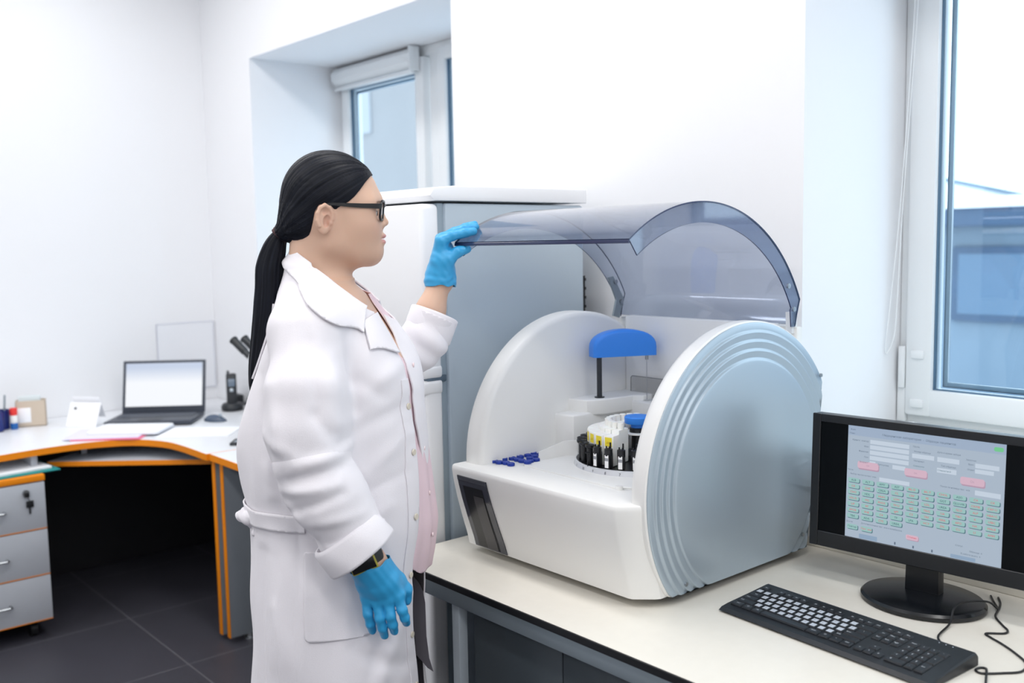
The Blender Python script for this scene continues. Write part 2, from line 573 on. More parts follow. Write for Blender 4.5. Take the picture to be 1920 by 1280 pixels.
w2 = window('window_2', RW[0], RW[1], SILL, WTOP, [(-1.318, -0.43, SILL + 0.025, 2.345, 0.074), (-0.37, RW[1] - 0.03, SILL + 0.025, 2.345, 0.07)], YW, [-0.40])
mb = MB(); mb.box(-1.342, -1.318, YW - 0.016, YW, SILL + 0.005, SILL + 0.115, 0.003)
for z in (1.045, 1.18): mb.box(-1.300, -1.262, YW - 0.030, YW - 0.018, z - 0.012, z + 0.012, 0.005)
mb.box(-1.335, -1.318, YW - 0.028, YW - 0.012, 1.085, 1.20, 0.003)
obj('hinge_cover', mb, M_pvc, w2)
for k, (a, b) in ((1, LW), (2, RW)):
    mb = MB(); mb.box(a + 0.001, b - 0.001, WY - 0.03, YW, SILL - 0.03, SILL, 0.006)
    o = obj('trim_%d' % k, mb, mat('window_sill_board', (222, 228, 226), 0.35)); o['kind'] = 'structure'

# roller blind cassette over the left window
t = thing('roller_blind', 'white rolled-up roller blind cassette above the far left window sash', 'blind', (-3.89, YW - 0.04, 2.315))
mb = MB(); prof = [(YW - 0.026, 2.268), (YW - 0.048, 2.275), (YW - 0.072, 2.30), (YW - 0.075, 2.335), (YW - 0.055, 2.358), (YW - 0.026, 2.362)]
mb.prism(prof, -4.236, -3.575, axis=0); obj('cassette', mb, M_pvc, t)
mb = MB(); mb.cyl((-4.23, YW - 0.05, 2.262), (-3.58, YW - 0.05, 2.262), 0.009, n=12); obj('bottom_rail', mb, M_pvc, t)
mb = MB(); mb.box(-3.575, -3.563, YW - 0.078, YW - 0.024, 2.262, 2.366, 0.004); obj('end_cap', mb, M_pvc, t)

# cord of the blind at the right window
mb = MB()
pts = catmull([(-1.296, YW - 0.035, 2.36), (-1.305, YW - 0.045, 2.0), (-1.322, YW - 0.055, 1.6), (-1.334, YW - 0.07, 1.36), (-1.341, YW - 0.085, 1.2), (-1.338, YW - 0.075, 1.19), (-1.329, YW - 0.06, 1.24), (-1.325, YW - 0.055, 1.36), (-1.318, YW - 0.05, 1.6), (-1.300, YW - 0.04, 2.0), (-1.285, YW - 0.033, 2.36)], 10)
mb.tube(pts, 0.0016, 6)
tag(obj('blind_cord', mb, M_pvc, base=(-1.31, YW - 0.06, 1.19)), 'thin white looped blind cord hanging beside the right window frame', 'cord')

# ------------------------------------------------------------------ outside
M_fac = mat('blue_grey_facade', (116, 134, 150), 0.8, var=0.06, vscale=1.5)
M_fac2 = mat('dark_facade', (66, 88, 114), 0.75, var=0.1, vscale=2)
M_snow = mat('snow', (245, 247, 250), 0.9)
t = thing('outbuilding', 'blue grey building with snowy roof seen through the right window', 'building', (-1.5, 11.0, -1.5))
mb = MB(); mb.box(-7.5, 6, 11.0, 16.0, -1.5, 1.80); obj('wall', mb, M_fac, t)
mb = MB(); mb.box(-7.7, 6.2, 10.75, 11.1, 1.60, 1.80, 0.02); obj('eaves_board', mb, M_fac2, t)
mb = MB(); mb.prism([(10.7, 1.80), (10.7, 1.9), (13.4, 2.02), (16.3, 1.9), (16.3, 1.80)], -7.8, 1.2, axis=0); obj('roof', mb, M_snow, t)
mb = MB(); mb.prism([(-9, 1.9), (-9, 2.93), (-6.27, 2.236), (-5.29, 1.986), (-4.6, 1.9)], 13.3, 13.9, axis=1); obj('gable', mb, M_snow, t)
mb = MB(); mb.tube([(-9, 13.25, 2.95), (-6.27, 13.25, 2.2566), (-5.29, 13.25, 2.0066), (-4.5, 13.25, 1.90)], 0.03, 8); obj('roof_ridge', mb, M_fac, t)
for (a, b, c, d) in ((-5.1, -3.7, 0.55, 1.38), (-2.4, -1.2, 0.5, 1.38), (-3.2, -2.7, -1.5, 1.25), (-6.0, -5.75, -1.5, 1.4), (-0.4, 0.8, 0.5, 1.38)):
    mb = MB(); mb.box(a, b, 10.94, 11.02, c, d, 0.01); f = obj('window', mb, M_fac2, t)
    mb = MB(); mb.box(a + 0.08, b - 0.08, 10.925, 10.95, c + 0.08, d - 0.08); obj('pane', mb, mat('outside_pane', (84, 112, 138), 0.3), f)
t = thing('apartment_block', 'tall pale blue grey block seen through the far left window', 'building', (-20, 13.0, -3))
mb = MB(); mb.box(-34, -9.5, 13.0, 20.0, -3, 11.0); obj('wall', mb, mat('pale_block', (150, 147, 148), 0.8, var=0.04, vscale=0.6), t)
for k in range(5):
    for j in range(2):
        mb = MB(); mb.box(-30.2 + 4.4 * k, -28.9 + 4.4 * k, 12.95, 13.02, 1.0 + 3.2 * j, 2.6 + 3.2 * j, 0.01)
        obj('window', mb, mat('block_pane', (168, 170, 174), 0.25), t)
mb = MB(); mb.box(-60, 40, 3.2, 80, -1.6, -1.5); o = obj('ground', mb, mat('snowy_ground', (225, 230, 236), 0.9)); o['kind'] = 'structure'

# ------------------------------------------------------------------ light
w = bpy.data.worlds.new('sky'); SC.world = w; w.use_nodes = True
nt = w.node_tree; bg = nt.nodes['Background']
bg.inputs['Color'].default_value = (0.90, 0.955, 1.0, 1); bg.inputs['Strength'].default_value = 3.2

def area(nm, loc, rot, sx, sy, power, col):
    l = bpy.data.lights.new(nm, 'AREA'); l.shape = 'RECTANGLE'; l.size = sx; l.size_y = sy; l.energy = power; l.color = col
    o = bpy.data.objects.new(nm, l); COL.objects.link(o); o.location = loc; o.rotation_euler = rot
    return o
CEILP = 12.8
for i, x in enumerate((-3.7, -2.0, -0.3, 1.4)):
    for j, y in enumerate((-1.7, 0.0, 1.25)):
        area('ceiling_lamp', (x, y, RZ - 0.03), (0, 0, 0), 1.1, 0.30, CEILP, (1.0, 0.985, 0.97))
# ------------------------------------------------------------------ corner desk group (far left)
M_top = mat('desk_laminate', (232, 234, 238), 0.3, var=0.015, vscale=30)
M_orange = mat('orange_edge_band', (250, 146, 10), 0.45)
M_grey = mat('grey_laminate', (134, 141, 148), 0.45, var=0.02, vscale=20)
M_lgrey = mat('light_grey_laminate', (190, 195, 203), 0.4, var=0.015, vscale=20)
M_steel = mat('brushed_steel', (170, 174, 178), 0.3, metal=0.9)
DZ = 0.735
def slab(outline, z0, z1, edge_from, edge_to, edge_t=0.002):
    """board with an orange band along part of its outline"""
    b = MB(); b.prism(outline, z0, z1, axis=2, bev=0.0012, seg=1)
    e = MB(); pts = outline[edge_from:edge_to]; q = []
    for i, p in enumerate(pts):
        a = pts[max(i - 1, 0)]; c = pts[min(i + 1, len(pts) - 1)]
        d = Vector((c[0] - a[0], c[1] - a[1])).normalized(); n = Vector((d.y, -d.x))
        q.append((Vector(p) - n * 0.0005, Vector(p) + n * edge_t))
    R = [[(a.x, a.y, z0 + .0003), (b_.x, b_.y, z0 + .0003), (b_.x, b_.y, z1 - .0003), (a.x, a.y, z1 - .0003)] for a, b_ in q]
    e.rings(R); return b, e

# worktop of the corner desk
arc = catmull([(-4.045, 0.905, 0), (-4.066, 1.08, 0), (-4.052, 1.24, 0), (-3.985, 1.375, 0), (-3.86, 1.452, 0), (-3.72, 1.474, 0), (-3.49, 1.476, 0)], 6)
front = [(-4.045, 0.05)] + [(p.x, p.y) for p in arc]
out = front + [(-3.49, WY - 0.005), (WX + 0.005, WY - 0.005), (WX + 0.005, 0.05)]
t = thing('corner_desk', 'white topped corner desk with curved orange edge in the far corner', 'desk', (-4.4, 1.4, 0))
b, e = slab(out, DZ - 0.026, DZ, 0, len(front) + 1)
obj('tabletop', b, M_top, t); obj('edge_band', e, M_orange, t)
mb = MB(); mb.box(-3.516, -3.492, 1.51, 2.08, 0.02, DZ - 0.026, 0.001); pnl = obj('side_panel', mb, M_grey, t)
mb = MB(); mb.box(-3.517, -3.491, 1.506, 1.51, 0.02, DZ - 0.026, 0.001); obj('edge_band', mb, M_orange, pnl)
mb = MB(); mb.box(-4.76, -4.10, 1.02, 1.044, 0.60, DZ - 0.026, 0.001); obj('divider', mb, M_lgrey, t)
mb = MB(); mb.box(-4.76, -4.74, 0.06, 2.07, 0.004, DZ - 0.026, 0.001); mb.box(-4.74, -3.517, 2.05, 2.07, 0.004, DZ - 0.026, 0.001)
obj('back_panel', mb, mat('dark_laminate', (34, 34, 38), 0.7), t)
for y in (1.56, 2.02):
    mb = MB(); mb.cyl((-3.504, y, 0.0), (-3.504, y, 0.022), 0.02, n=16); obj('foot', mb, M_black, pnl)
# pull-out shelf across the corner
sh = [(-4.16, 1.095), (-3.722, 1.592)]
d = Vector((sh[1][0] - sh[0][0], sh[1][1] - sh[0][1])).normalized(); n = Vector((-d.y, d.x))
back = [(sh[1][0] + n.x * .38 - d.x * .06, sh[1][1] + n.y * .38 - d.y * .06), (sh[0][0] + n.x * .38 + d.x * .06, sh[0][1] + n.y * .38 + d.y * .06)]
b, e = slab([sh[0], sh[1]] + back, 0.640, 0.660, 0, 2)
s = obj('keyboard_shelf', b, M_lgrey, t); obj('edge_band', e, M_orange, s)
for q in (0.12, 0.88):
    p = Vector(sh[0]).lerp(Vector(sh[1]), q) + n * 0.15
    mb = MB(); mb.box(p.x - .012, p.x + .012, p.y - .012, p.y + .012, 0.659, DZ - 0.025); obj('hanger', mb, M_steel, t)

# straight side desk running along the window wall
t = thing('side_desk', 'white side desk with straight orange edge behind the woman', 'desk', (-3.0, 1.8, 0))
sd = [(-3.484, 1.487), (-2.62, 1.487), (-2.62, WY - 0.005), (-3.484, WY - 0.005)]
b, e = slab(sd, DZ - 0.026, DZ, 0, 2)
obj('tabletop', b, M_top, t); obj('edge_band', e, M_orange, t)
for x in (-3.455, -2.66):
    mb = MB(); mb.box(x, x + 0.022, 1.515, 2.08, 0.022, DZ - 0.026, 0.001); p = obj('side_panel', mb, M_grey, t)
    mb = MB(); mb.box(x - .001, x + .023, 1.511, 1.515, 0.022, DZ - 0.026, 0.001); obj('edge_band', mb, M_orange, p)
    for y in (1.60, 2.02):
        mb = MB(); mb.cyl((x + .011, y, 0.0), (x + .011, y, 0.024), 0.018, n=16); mb.cyl((x + .011, y, 0.0), (x + .011, y, 0.006), 0.026, n=16); obj('foot', mb, M_steel, p)
mb = MB(); mb.box(-3.43, -2.66, 2.03, 2.05, 0.3, DZ - 0.026, 0.001); obj('back_panel', mb, M_grey, t)

# drawer pedestal
t = thing('drawer_unit', 'grey three drawer pedestal with orange top edge under the corner desk', 'drawer unit', (-4.2, 0.82, 0))
X0, X1, Y0, Y1 = -4.50, -3.985, 0.615, 1.035
mb = MB(); mb.box(X0, X1 - 0.018, Y0, Y1, 0.075, 0.625, 0.001); obj('carcass', mb, M_lgrey, t)
mb = MB(); mb.box(X0, X1, Y0 - .002, Y1 + .002, 0.625, 0.648, 0.0015); obj('top_board', mb, M_orange, t)
for k, (a, c) in enumerate(((0.440, 0.620), (0.258, 0.434), (0.078, 0.252))):
    mb = MB(); mb.box(X1 - 0.017, X1, Y0 + .001, Y1 - .001, a, c, 0.0015)
    dr = obj('drawer', mb, M_lgrey, t)
    mb = MB(); mb.box(X1 - 0.017, X1 + 0.0006, Y0 + .001, Y1 - .001, a - 0.003, a, 0.0005); obj('edge_band', mb, M_orange, dr)
    mb = MB(); zc = (a + c) / 2 - .005; ym = (Y0 + Y1) / 2
    mb.tube([(X1, ym - .06, zc), (X1 + .022, ym - .06, zc), (X1 + .026, ym - .055, zc), (X1 + .026, ym + .055, zc), (X1 + .022, ym + .06, zc), (X1, ym + .06, zc)], 0.005, 8)
    obj('handle', mb, M_steel, dr)
    if k == 0:
        mb = MB(); mb.cyl((X1, 0.965, 0.588), (X1 + .010, 0.965, 0.588), 0.012, n=20); obj('lock', mb, M_steel, dr)
        mb = MB(); mb.box(X1 + .010, X1 + .018, 0.957, 0.975, 0.572, 0.592, 0.003); mb.box(X1 + .004, X1 + .010, 0.963, 0.990, 0.530, 0.556, 0.003)
        mb.box(X1 + .004, X1 + .007, 0.972, 0.979, 0.505, 0.531, 0.001); mb.tube([(X1 + .014, .966, .576), (X1 + .012, .972, .565), (X1 + .009, .976, .553)], 0.0015, 6)
        obj('key', mb, M_black, dr)
for x in (X0 + .06, X1 - .07):
    for y in (Y0 + .06, Y1 - .06):
        mb = MB(); mb.cyl((x, y - .012, 0.03), (x, y + .012, 0.03), 0.03, n=18); mb.box(x - .012, x + .012, y - .02, y + .02, 0.05, 0.076); obj('castor', mb, M_black, t)
M_paper = mat('white_paper', (244, 245, 248), 0.8)
M_teal = mat('teal_card', (30, 140, 140), 0.6)
def sheet(name, cx, cy, z, sx, sy, rz, th, m, label, cat, group=None, parent=None):
    mb = MB(); mb.box(-sx / 2, sx / 2, -sy / 2, sy / 2, 0, th, min(.0012, th * .4), 1)
    M = Matrix.Translation((cx, cy, z)) @ Matrix.Rotation(rz, 4, 'Z')
    mb.v = [tuple(M @ Vector(p)) for p in mb.v]
    o = obj(name, mb, m, base=(cx, cy, z)); return tag(o, label, cat, group)
sheet('folder', -4.16, 0.93, 0.6485, 0.31, 0.33, 0.06, 0.006, M_teal, 'teal folder lying on the grey drawer pedestal under loose papers', 'folder')
sheet('paper_stack', -4.17, 0.905, 0.655, 0.29, 0.32, 0.12, 0.010, M_paper, 'stack of white papers on the teal folder under the desk', 'paper')
# ------------------------------------------------------------------ things on the corner desk
# laptop
HA = math.atan2(0.79, 0.61)           # direction of the hinge line
t = thing('laptop', 'open dark grey laptop with bright screen on the corner desk', 'laptop', (-4.42, 1.675, DZ), HA - 0.0)
# local frame: x along the hinge, -y towards the keyboard front
M_lap = mat('laptop_shell', (58, 64, 76), 0.4); M_key = mat('laptop_keys', (40, 44, 52), 0.5)
L = 0.188
mb = MB(); mb.box(-L, L, -0.235, 0.0, 0.004, 0.022, 0.004); obj('base', mb, M_lap, t, world=False)
mb = MB(); mb.box(-L + .02, L - .02, -0.135, -0.025, 0.0205, 0.0226, 0.001); kb = obj('keyboard_well', mb, M_key, t, world=False)
mb = MB()
for r in range(5):
    for c in range(14):
        x = -L + .024 + c * 0.0236; mb.box(x, x + .0205, -0.131 + r * .0205, -0.131 + r * .0205 + .0175, 0.0226, 0.0245, 0.0012, 1)
k = obj('keys', mb, mat('laptop_key_caps', (70, 76, 88), 0.5), kb, world=False); k['kind'] = 'stuff'
mb = MB(); mb.box(-.05, .05, -.225, -.155, 0.0216, 0.0226, .0004); obj('touchpad', mb, M_key, t, world=False)
tilt = Matrix.Translation((0, 0.004, 0.020)) @ Matrix.Rotation(math.radians(-14), 4, 'X')
mb = MB(); mb.box(-L, L, 0.0, 0.008, 0.0, 0.243, 0.003, M=tilt); obj('lid', mb, M_lap, t, world=False)
M_scr = bpy.data.materials.new('laptop_screen'); M_scr.use_nodes = True
ntt = M_scr.node_tree; bb = ntt.nodes['Principled BSDF']; bb.inputs['Base Color'].default_value = (0.02, 0.02, 0.02, 1); bb.inputs['Roughness'].default_value = 0.3
tcc = ntt.nodes.new('ShaderNodeTexCoord'); sp = ntt.nodes.new('ShaderNodeSeparateXYZ'); rp = ntt.nodes.new('ShaderNodeValToRGB')
ntt.links.new(tcc.outputs['Generated'], sp.inputs['Vector']); ntt.links.new(sp.outputs['Z'], rp.inputs['Fac'])
rp.color_ramp.elements[0].color = rgba((246, 249, 254)); rp.color_ramp.elements[0].position = 0.55
rp.color_ramp.elements[1].color = rgba((196, 208, 230)); rp.color_ramp.elements[1].position = 0.9
ntt.links.new(rp.outputs['Color'], bb.inputs['Emission Color']); bb.inputs['Emission Strength'].default_value = 0.95
mb = MB(); mb.box(-L + .014, L - .014, -0.0012, 0.0004, 0.030, 0.230, M=tilt); obj('screen', mb, M_scr, t, world=False)

# mouse
t = thing('computer_mouse', 'small dark computer mouse beside the laptop', 'mouse', (-4.135, 1.80, DZ), 0.5)
mb = MB(); R = []
for k in range(9):
    u = k / 8; x = -0.052 + 0.104 * u; s = math.sin(PI * (0.06 + 0.88 * u)) ** 0.5
    R.append([(x, 0.031 * s * math.cos(a), max(0.001, 0.034 * s * math.sin(a) * (1.05 - 0.35 * u))) for a in [2 * PI * i / 20 for i in range(20)]])
mb.rings(R); obj('shell', mb, mat('mouse_shell', (70, 84, 104), 0.25), t, world=False)
mb = MB(); mb.cyl((0.026, -.004, .027), (0.026, .004, .027), .008, n=16); obj('wheel', mb, M_alu, t, world=False)
# cordless phone
t = thing('cordless_phone', 'black cordless phone standing in its cradle beside the laptop', 'phone', (-4.36, 1.985, DZ), 1.15)
M_ph = mat('phone_black', (36, 40, 46), 0.4)
mb = MB(); mb.lathe([(0.040, 0), (0.050, 0.004), (0.052, 0.02), (0.044, 0.034), (0.030, 0.038), (0.018, 0.030)], n=36, sx=1, sy=1.1); obj('cradle', mb, M_ph, t, world=False)
T = Matrix.Translation((0, 0, 0.024)) @ Matrix.Rotation(math.radians(-12), 4, 'X')
mb = MB(); mb.box(-.024, .024, -.012, .012, 0.0, 0.152, 0.008, 3, M=T); mb.box(-.020, -.008, -.004, .006, 0.15, 0.166, 0.003, M=T); h = obj('handset', mb, M_ph, t, world=False)
mb = MB(); mb.box(-.016, .016, -.0135, -.011, 0.088, 0.124, 0.001, M=T); obj('display', mb, mat('phone_display', (110, 124, 140), 0.2), h, world=False)
mb = MB(); mb.box(-.008, .008, -.0145, -.011, 0.062, 0.078, 0.004, M=T); obj('key_pad', mb, M_alu, h, world=False)
for k, (x, y, sx, sy, sz, lab) in enumerate(((-4.46, 2.055, .06, .05, .058, 'small black power adapter behind the cordless phone'), (-4.26, 2.06, .08, .06, .06, 'black box half hidden behind the woman next to the phone'))):
    mb = MB(); mb.box(x - sx / 2, x + sx / 2, y - sy / 2, y + sy / 2, DZ, DZ + sz, .008, 3); mb.cyl((x - sx / 2 + .01, y, DZ + sz * .6), (x - sx / 2 - .03, y - .01, DZ + .006), 0.003, n=8)
    tag(obj('power_adapter' if k == 0 else 'charger_box', mb, M_ph, base=(x, y, DZ)), lab, 'adapter' if k == 0 else 'box')
# microscope, eyepieces peeping out behind the ponytail
t = thing('microscope', 'microscope with twin black eyepieces peeping out behind the ponytail', 'microscope', (-3.738, 1.816, DZ), 0.35)
M_mw = mat('microscope_enamel', (225, 228, 230), 0.3)
mb = MB(); mb.box(-.02, .20, -.085, .085, 0, .045, .015, 3); mb.prism([(.12, .04), (.19, .04), (.18, .20), (.13, .27), (.08, .27), (.07, .24), (.11, .20)], -.03, .03, axis=1, bev=.008); obj('stand', mb, M_mw, t, world=False)
mb = MB(); mb.box(-.02, .12, -.075, .075, .125, .140, .004); obj('stage', mb, M_black, t, world=False)
mb = MB(); mb.box(-.005, .15, -.035, .035, .255, .305, .014, 3); mb.prism([(-.005, .30), (.07, .30), (.055, .335), (-.035, .335)], -.04, .04, axis=1, bev=.006); obj('head', mb, M_mw, t, world=False)
mb = MB(); mb.lathe([(.026, .255), (.028, .235), (.02, .222)], cx=.03, n=20); mb.cyl((.03, 0, .225), (.045, 0, .165), .011, .008, n=16); mb.cyl((.02, .012, .225), (.0, .03, .185), .010, .008, n=16); obj('objective_turret', mb, M_steel, t, world=False)
for s in (-1, 1):
    a = Vector((-.005, s * .031, .322)); d = Vector((-.80, 0, .60))
    mb = MB(); mb.cyl(a, a + d * .055, .014, n=20); mb.cyl(a + d * .035, a + d * .105, .0165, n=20); mb.cyl(a + d * .105, a + d * .112, .0185, n=20)
    ep = obj('eyepiece', mb, mat('eyepiece_black', (34, 38, 42), 0.4), t, world=False)
    mb = MB(); mb.cyl(a + d * .1115, a + d * .1128, .0125, n=20); obj('lens', mb, mat('eyepiece_lens', (120, 135, 140), 0.1), ep, world=False)
for y in (-.045, .045):
    mb = MB(); mb.cyl((.145, y - .012, .09), (.145, y + .012, .09), .022, n=20); obj('focus_knob', mb, M_black, t, world=False)
# note pad, pink folder, loose sheets
sheet('folder', -4.125, 1.352, DZ, 0.28, 0.21, 0.90, 0.005, mat('pink_folder', (236, 120, 150), 0.6), 'pink folder under the white note pad on the curved desk front', 'folder')
sheet('paper_stack', -4.150, 1.338, DZ + .005, 0.30, 0.215, 0.95, 0.004, mat('lilac_paper', (226, 222, 246), 0.8), 'pale lilac sheets between the pink folder and the white pad', 'paper')
t = thing('note_pad', 'open white note pad with rounded corner in front of the laptop', 'notebook', (-4.152, 1.432, DZ + .0095), 0.84)
mb = MB(); mb.prism(rrect(-.15, .15, -.10, .10, .018), 0, .010, axis=2, bev=.002); obj('pages', mb, M_paper, t, world=False)
mb = MB(); mb.prism(rrect(-.153, .153, -.103, .103, .02), -.0015, 0.0005, axis=2); obj('cover', mb, mat('pad_cover', (214, 218, 228), 0.6), t, world=False)
sheet('paper_sheet', -3.93, 1.64, DZ, 0.30, 0.21, 0.85, 0.003, M_paper, 'blank white sheets lying right of the open note pad', 'paper')
t = thing('calculator', 'dark flat calculator on the side desk beside the woman', 'calculator', (-3.555, 1.69, DZ), 0.9)
mb = MB(); mb.box(-.075, .075, -.045, .045, 0, .012, .004); obj('body', mb, M_ph, t, world=False)
mb = MB(); mb.box(-.060, -.02, -.034, .034, .0115, .0135, .001); obj('display', mb, mat('calc_display', (150, 160, 168), 0.2), t, world=False)
mb = MB()
for i in range(5):
    for j in range(4): mb.box(-.01 + i * .016, .002 + i * .016, -.034 + j * .018, -.020 + j * .018, .0115, .0145, .001, 1)
k = obj('keys', mb, M_alu, t, world=False); k['kind'] = 'stuff'
# white card stand
t = thing('card_stand', 'white folded card stand with a small dark hole on the desk', 'stand', (-4.44, 1.315, DZ), 0.62)
TT = Matrix.Rotation(math.radians(-24), 4, 'X')
mb = MB(); mb.prism(rrect(-.078, .078, 0, .105, .012), 0, .004, axis=1, M=None) if False else mb.box(-.078, .078, -.002, .002, 0, .112, .0015, 1, M=TT)
mb.box(-.078, .078, -.002, .05, 0, .003, .001, 1); mb.box(-.070, .070, .086, .09, 0, .10, .0015, 1, M=Matrix.Rotation(math.radians(22), 4, 'X'))
obj('card', mb, M_paper, t, world=False)
mb = MB(); mb.cyl((-.045, -.0032, .082), (-.045, .003, .082), .006, n=12); mb.v = [tuple(TT @ Vector(p)) for p in mb.v]; obj('hole', mb, M_ph, t, world=False)
# pen box, glue stick, blue tubs
t = thing('card_box', 'small beige cardboard box with a white label by the left picture edge', 'box', (-4.64, 1.17, DZ), 1.25)
M_card = mat('beige_card', (205, 190, 172), 0.8)
mb = MB(); mb.box(-.06, .06, -.03, .03, 0, .006)
for a in ((-.06, .06, -.03, -.027), (-.06, .06, .027, .03), (-.06, -.057, -.03, .03), (.057, .06, -.03, .03)): mb.box(*a, 0, .115)
obj('carton', mb, M_card, t, world=False)
mb = MB(); mb.box(-.054, .0, -.0315, -.0295, .02, .085, .0004); obj('label', mb, M_paper, t, world=False)
mb = MB(); mb.box(-.05, .04, -.012, .012, .006, .135, .004); obj('sachets', mb, mat('sachet_paper', (216, 224, 226), 0.8), t, world=False)
t = thing('glue_stick', 'white glue stick with red cap and blue base by the left picture edge', 'glue stick', (-4.600, 1.088, DZ))
for nm, a, c, r, m in (('base', 0, .028, .0155, mat('glue_blue', (20, 96, 170), .4)), ('body', .028, .062, .0145, M_white), ('cap', .062, .094, .0155, mat('glue_red', (226, 50, 44), .4))):
    mb = MB(); mb.lathe([(r * .9, a), (r, a + .003), (r, c - .003), (r * .88, c)], n=24); obj(nm, mb, m, t, world=False)
M_blue = mat('navy_plastic', (12, 34, 110), 0.35)
t = thing('pen_pot', 'navy blue pot with a marker standing behind the glue stick', 'pot', (-4.640, 1.052, DZ))
mb = MB(); mb.lathe([(.024, 0), (.028, .002), (.030, .085), (.027, .085), (.025, .006)], n=28); obj('pot', mb, M_blue, t, world=False)
mb = MB(); mb.cyl((.004, .004, .007), (.012, .012, .150), .0045, n=10); obj('marker', mb, mat('grey_marker', (150, 160, 166), .4), t, world=False)
t = thing('blue_bottle', 'navy blue bottle cut by the left picture edge', 'bottle', (-4.590, 1.012, DZ))
mb = MB(); mb.lathe([(.028, 0), (.032, .003), (.032, .075), (.022, .09), (.013, .096), (.013, .118), (.010, .12)], n=28); obj('bottle_body', mb, M_blue, t, world=False)
mb = MB(); mb.lathe([(.015, .100), (.015, .122), (.013, .124)], n=20); obj('cap', mb, M_blue, t, world=False)
# clear wall pocket over the laptop
t = thing('wall_panel', 'faint white framed panel fixed to the white wall above the laptop', 'wall panel', (WX, 1.94, 0.81))
mb = MB(); mb.box(WX + .004, WX + .006, 1.797, 2.090, 0.80, 1.137); obj('sheet', mb, mat('panel_white', (238, 240, 245), .5), t)
mb = MB()
for a in ((1.797, 1.800, .80, 1.137), (2.087, 2.090, .80, 1.137), (1.797, 2.090, .80, .803), (1.797, 2.09, 1.134, 1.137)): mb.box(WX + .0005, WX + .008, a[0], a[1], a[2], a[3], .0005, 1)
obj('rim', mb, mat('pocket_rim', (216, 219, 230), 0.3), t)
# ------------------------------------------------------------------ fridge
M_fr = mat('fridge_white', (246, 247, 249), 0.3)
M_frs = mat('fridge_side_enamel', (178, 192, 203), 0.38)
FX1, FX0 = -2.0, -2.58
t = thing('fridge', 'tall white two door fridge with pale grey side behind the woman', 'fridge', (-2.29, 1.75, 0))
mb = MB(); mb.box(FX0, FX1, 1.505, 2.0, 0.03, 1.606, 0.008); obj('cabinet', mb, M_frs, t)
mb = MB(); mb.prism([(1.47, 1.612), (1.455, 1.625), (1.47, 1.645), (1.53, 1.650), (2.01, 1.650), (2.01, 1.612)], FX0 - .004, FX1 + .004, axis=0, bev=.003); obj('top_cap', mb, M_fr, t)
mb = MB(); mb.box(FX0 + .01, FX1 - .01, 1.487, 1.506, 0.06, 1.606, 0.002); obj('door_seal', mb, mat('door_seal', (150, 165, 176), 0.6), t)
for nm, a, c in (('freezer_door', 1.168, 1.604), ('fridge_door', 0.09, 1.150)):
    mb = MB(); mb.box(FX0, FX1 - .002, 1.43, 1.488, a, c, 0.014, 4); d = obj(nm, mb, M_fr, t)
    mb = MB(); z0, z1 = (a - .006, a + .026) if nm == 'freezer_door' else (c - .03, c + .006)
    mb.box(FX0 + .002, FX1 + .0005, 1.424, 1.486, z0, z1, 0.008, 3); obj('handle_strip', mb, M_fr, d)
mb = MB(); mb.box(FX1 - .05, FX1 - .004, 1.44, 1.50, 1.150, 1.168, 0.003); obj('hinge', mb, mat('hinge_grey', (110, 128, 144), .4, metal=.5), t)
mb = MB()
for k in range(41): mb.box(FX0 + .03, FX1 - .004, 2.006, 2.012, 0.35 + .026 * k, .358 + .026 * k)
for x in (FX0 + .06, FX1 - .012): mb.box(x, x + .006, 1.998, 2.010, 0.33, 1.405)
obj('condenser_grille', mb, M_black, t)
for x in (FX0 + .05, FX1 - .05):
    for y in (1.56, 1.94):
        mb = MB(); mb.cyl((x, y, 0), (x, y, .032), .018, n=14); obj('foot', mb, M_black, t)

# ------------------------------------------------------------------ lab bench
BZ = 0.745
M_bench = mat('bench_laminate', (226, 222, 212), 0.36, var=0.012, vscale=40)
M_bedge = mat('black_edge_band', (10, 12, 18), 0.5)
M_rail = mat('grey_steel_rail', (142, 154, 162), 0.42, metal=0.35)
t = thing('lab_bench', 'long white lab bench with black front edge along the window wall', 'bench', (-0.6, 1.7, 0))
mb = MB(); mb.box(-1.965, 0.75, 1.279, WY - .004, BZ - 0.016, BZ, 0.0008, 1); obj('worktop', mb, M_bench, t)
mb = MB(); mb.box(-1.966, 0.75, 1.2755, 1.2795, BZ - 0.0165, BZ - .0006, 0.001, 1); obj('edge_band', mb, M_bedge, t)
mb = MB(); mb.box(-1.955, 0.74, 1.286, 1.312, BZ - 0.057, BZ - 0.0162, 0.003); mb.box(-1.955, -1.925, 1.312, 2.05, BZ - .057, BZ - .0165, .003); obj('rail', mb, M_rail, t)
for x in (-1.738, 0.66):
    mb = MB(); mb.box(x, x + .026, 1.298, 1.324, 0.012, BZ - .057, .003); lg = obj('leg', mb, mat('leg_grey', (196, 206, 214), .4, metal=.2), t)
    mb = MB(); mb.cyl((x + .013, 1.311, 0), (x + .013, 1.311, .013), .018, n=14); obj('foot', mb, M_black, lg)
    mb = MB(); mb.box(x, x + .026, 2.02, 2.05, 0.0, BZ - .057, .003); obj('leg', mb, M_rail, t)
mb = MB(); mb.cyl((-1.915, 1.2855, BZ - .036), (-1.915, 1.284, BZ - .036), .006, n=14); obj('bolt', mb, M_steel, t)
mb = MB(); mb.box(-1.965, 0.75, WY - .016, WY - .004, BZ, BZ + .045, .003); obj('upstand', mb, M_bench, t)
M_cab = mat('charcoal_cabinet', (70, 78, 84), 0.45)
t = thing('base_cabinet', 'charcoal two door cabinet standing under the lab bench', 'cabinet', (-1.2, 1.6, 0))
mb = MB(); mb.box(-1.700, -0.85, 1.352, 1.95, 0.07, BZ - .07, .002); obj('carcass', mb, M_cab, t)
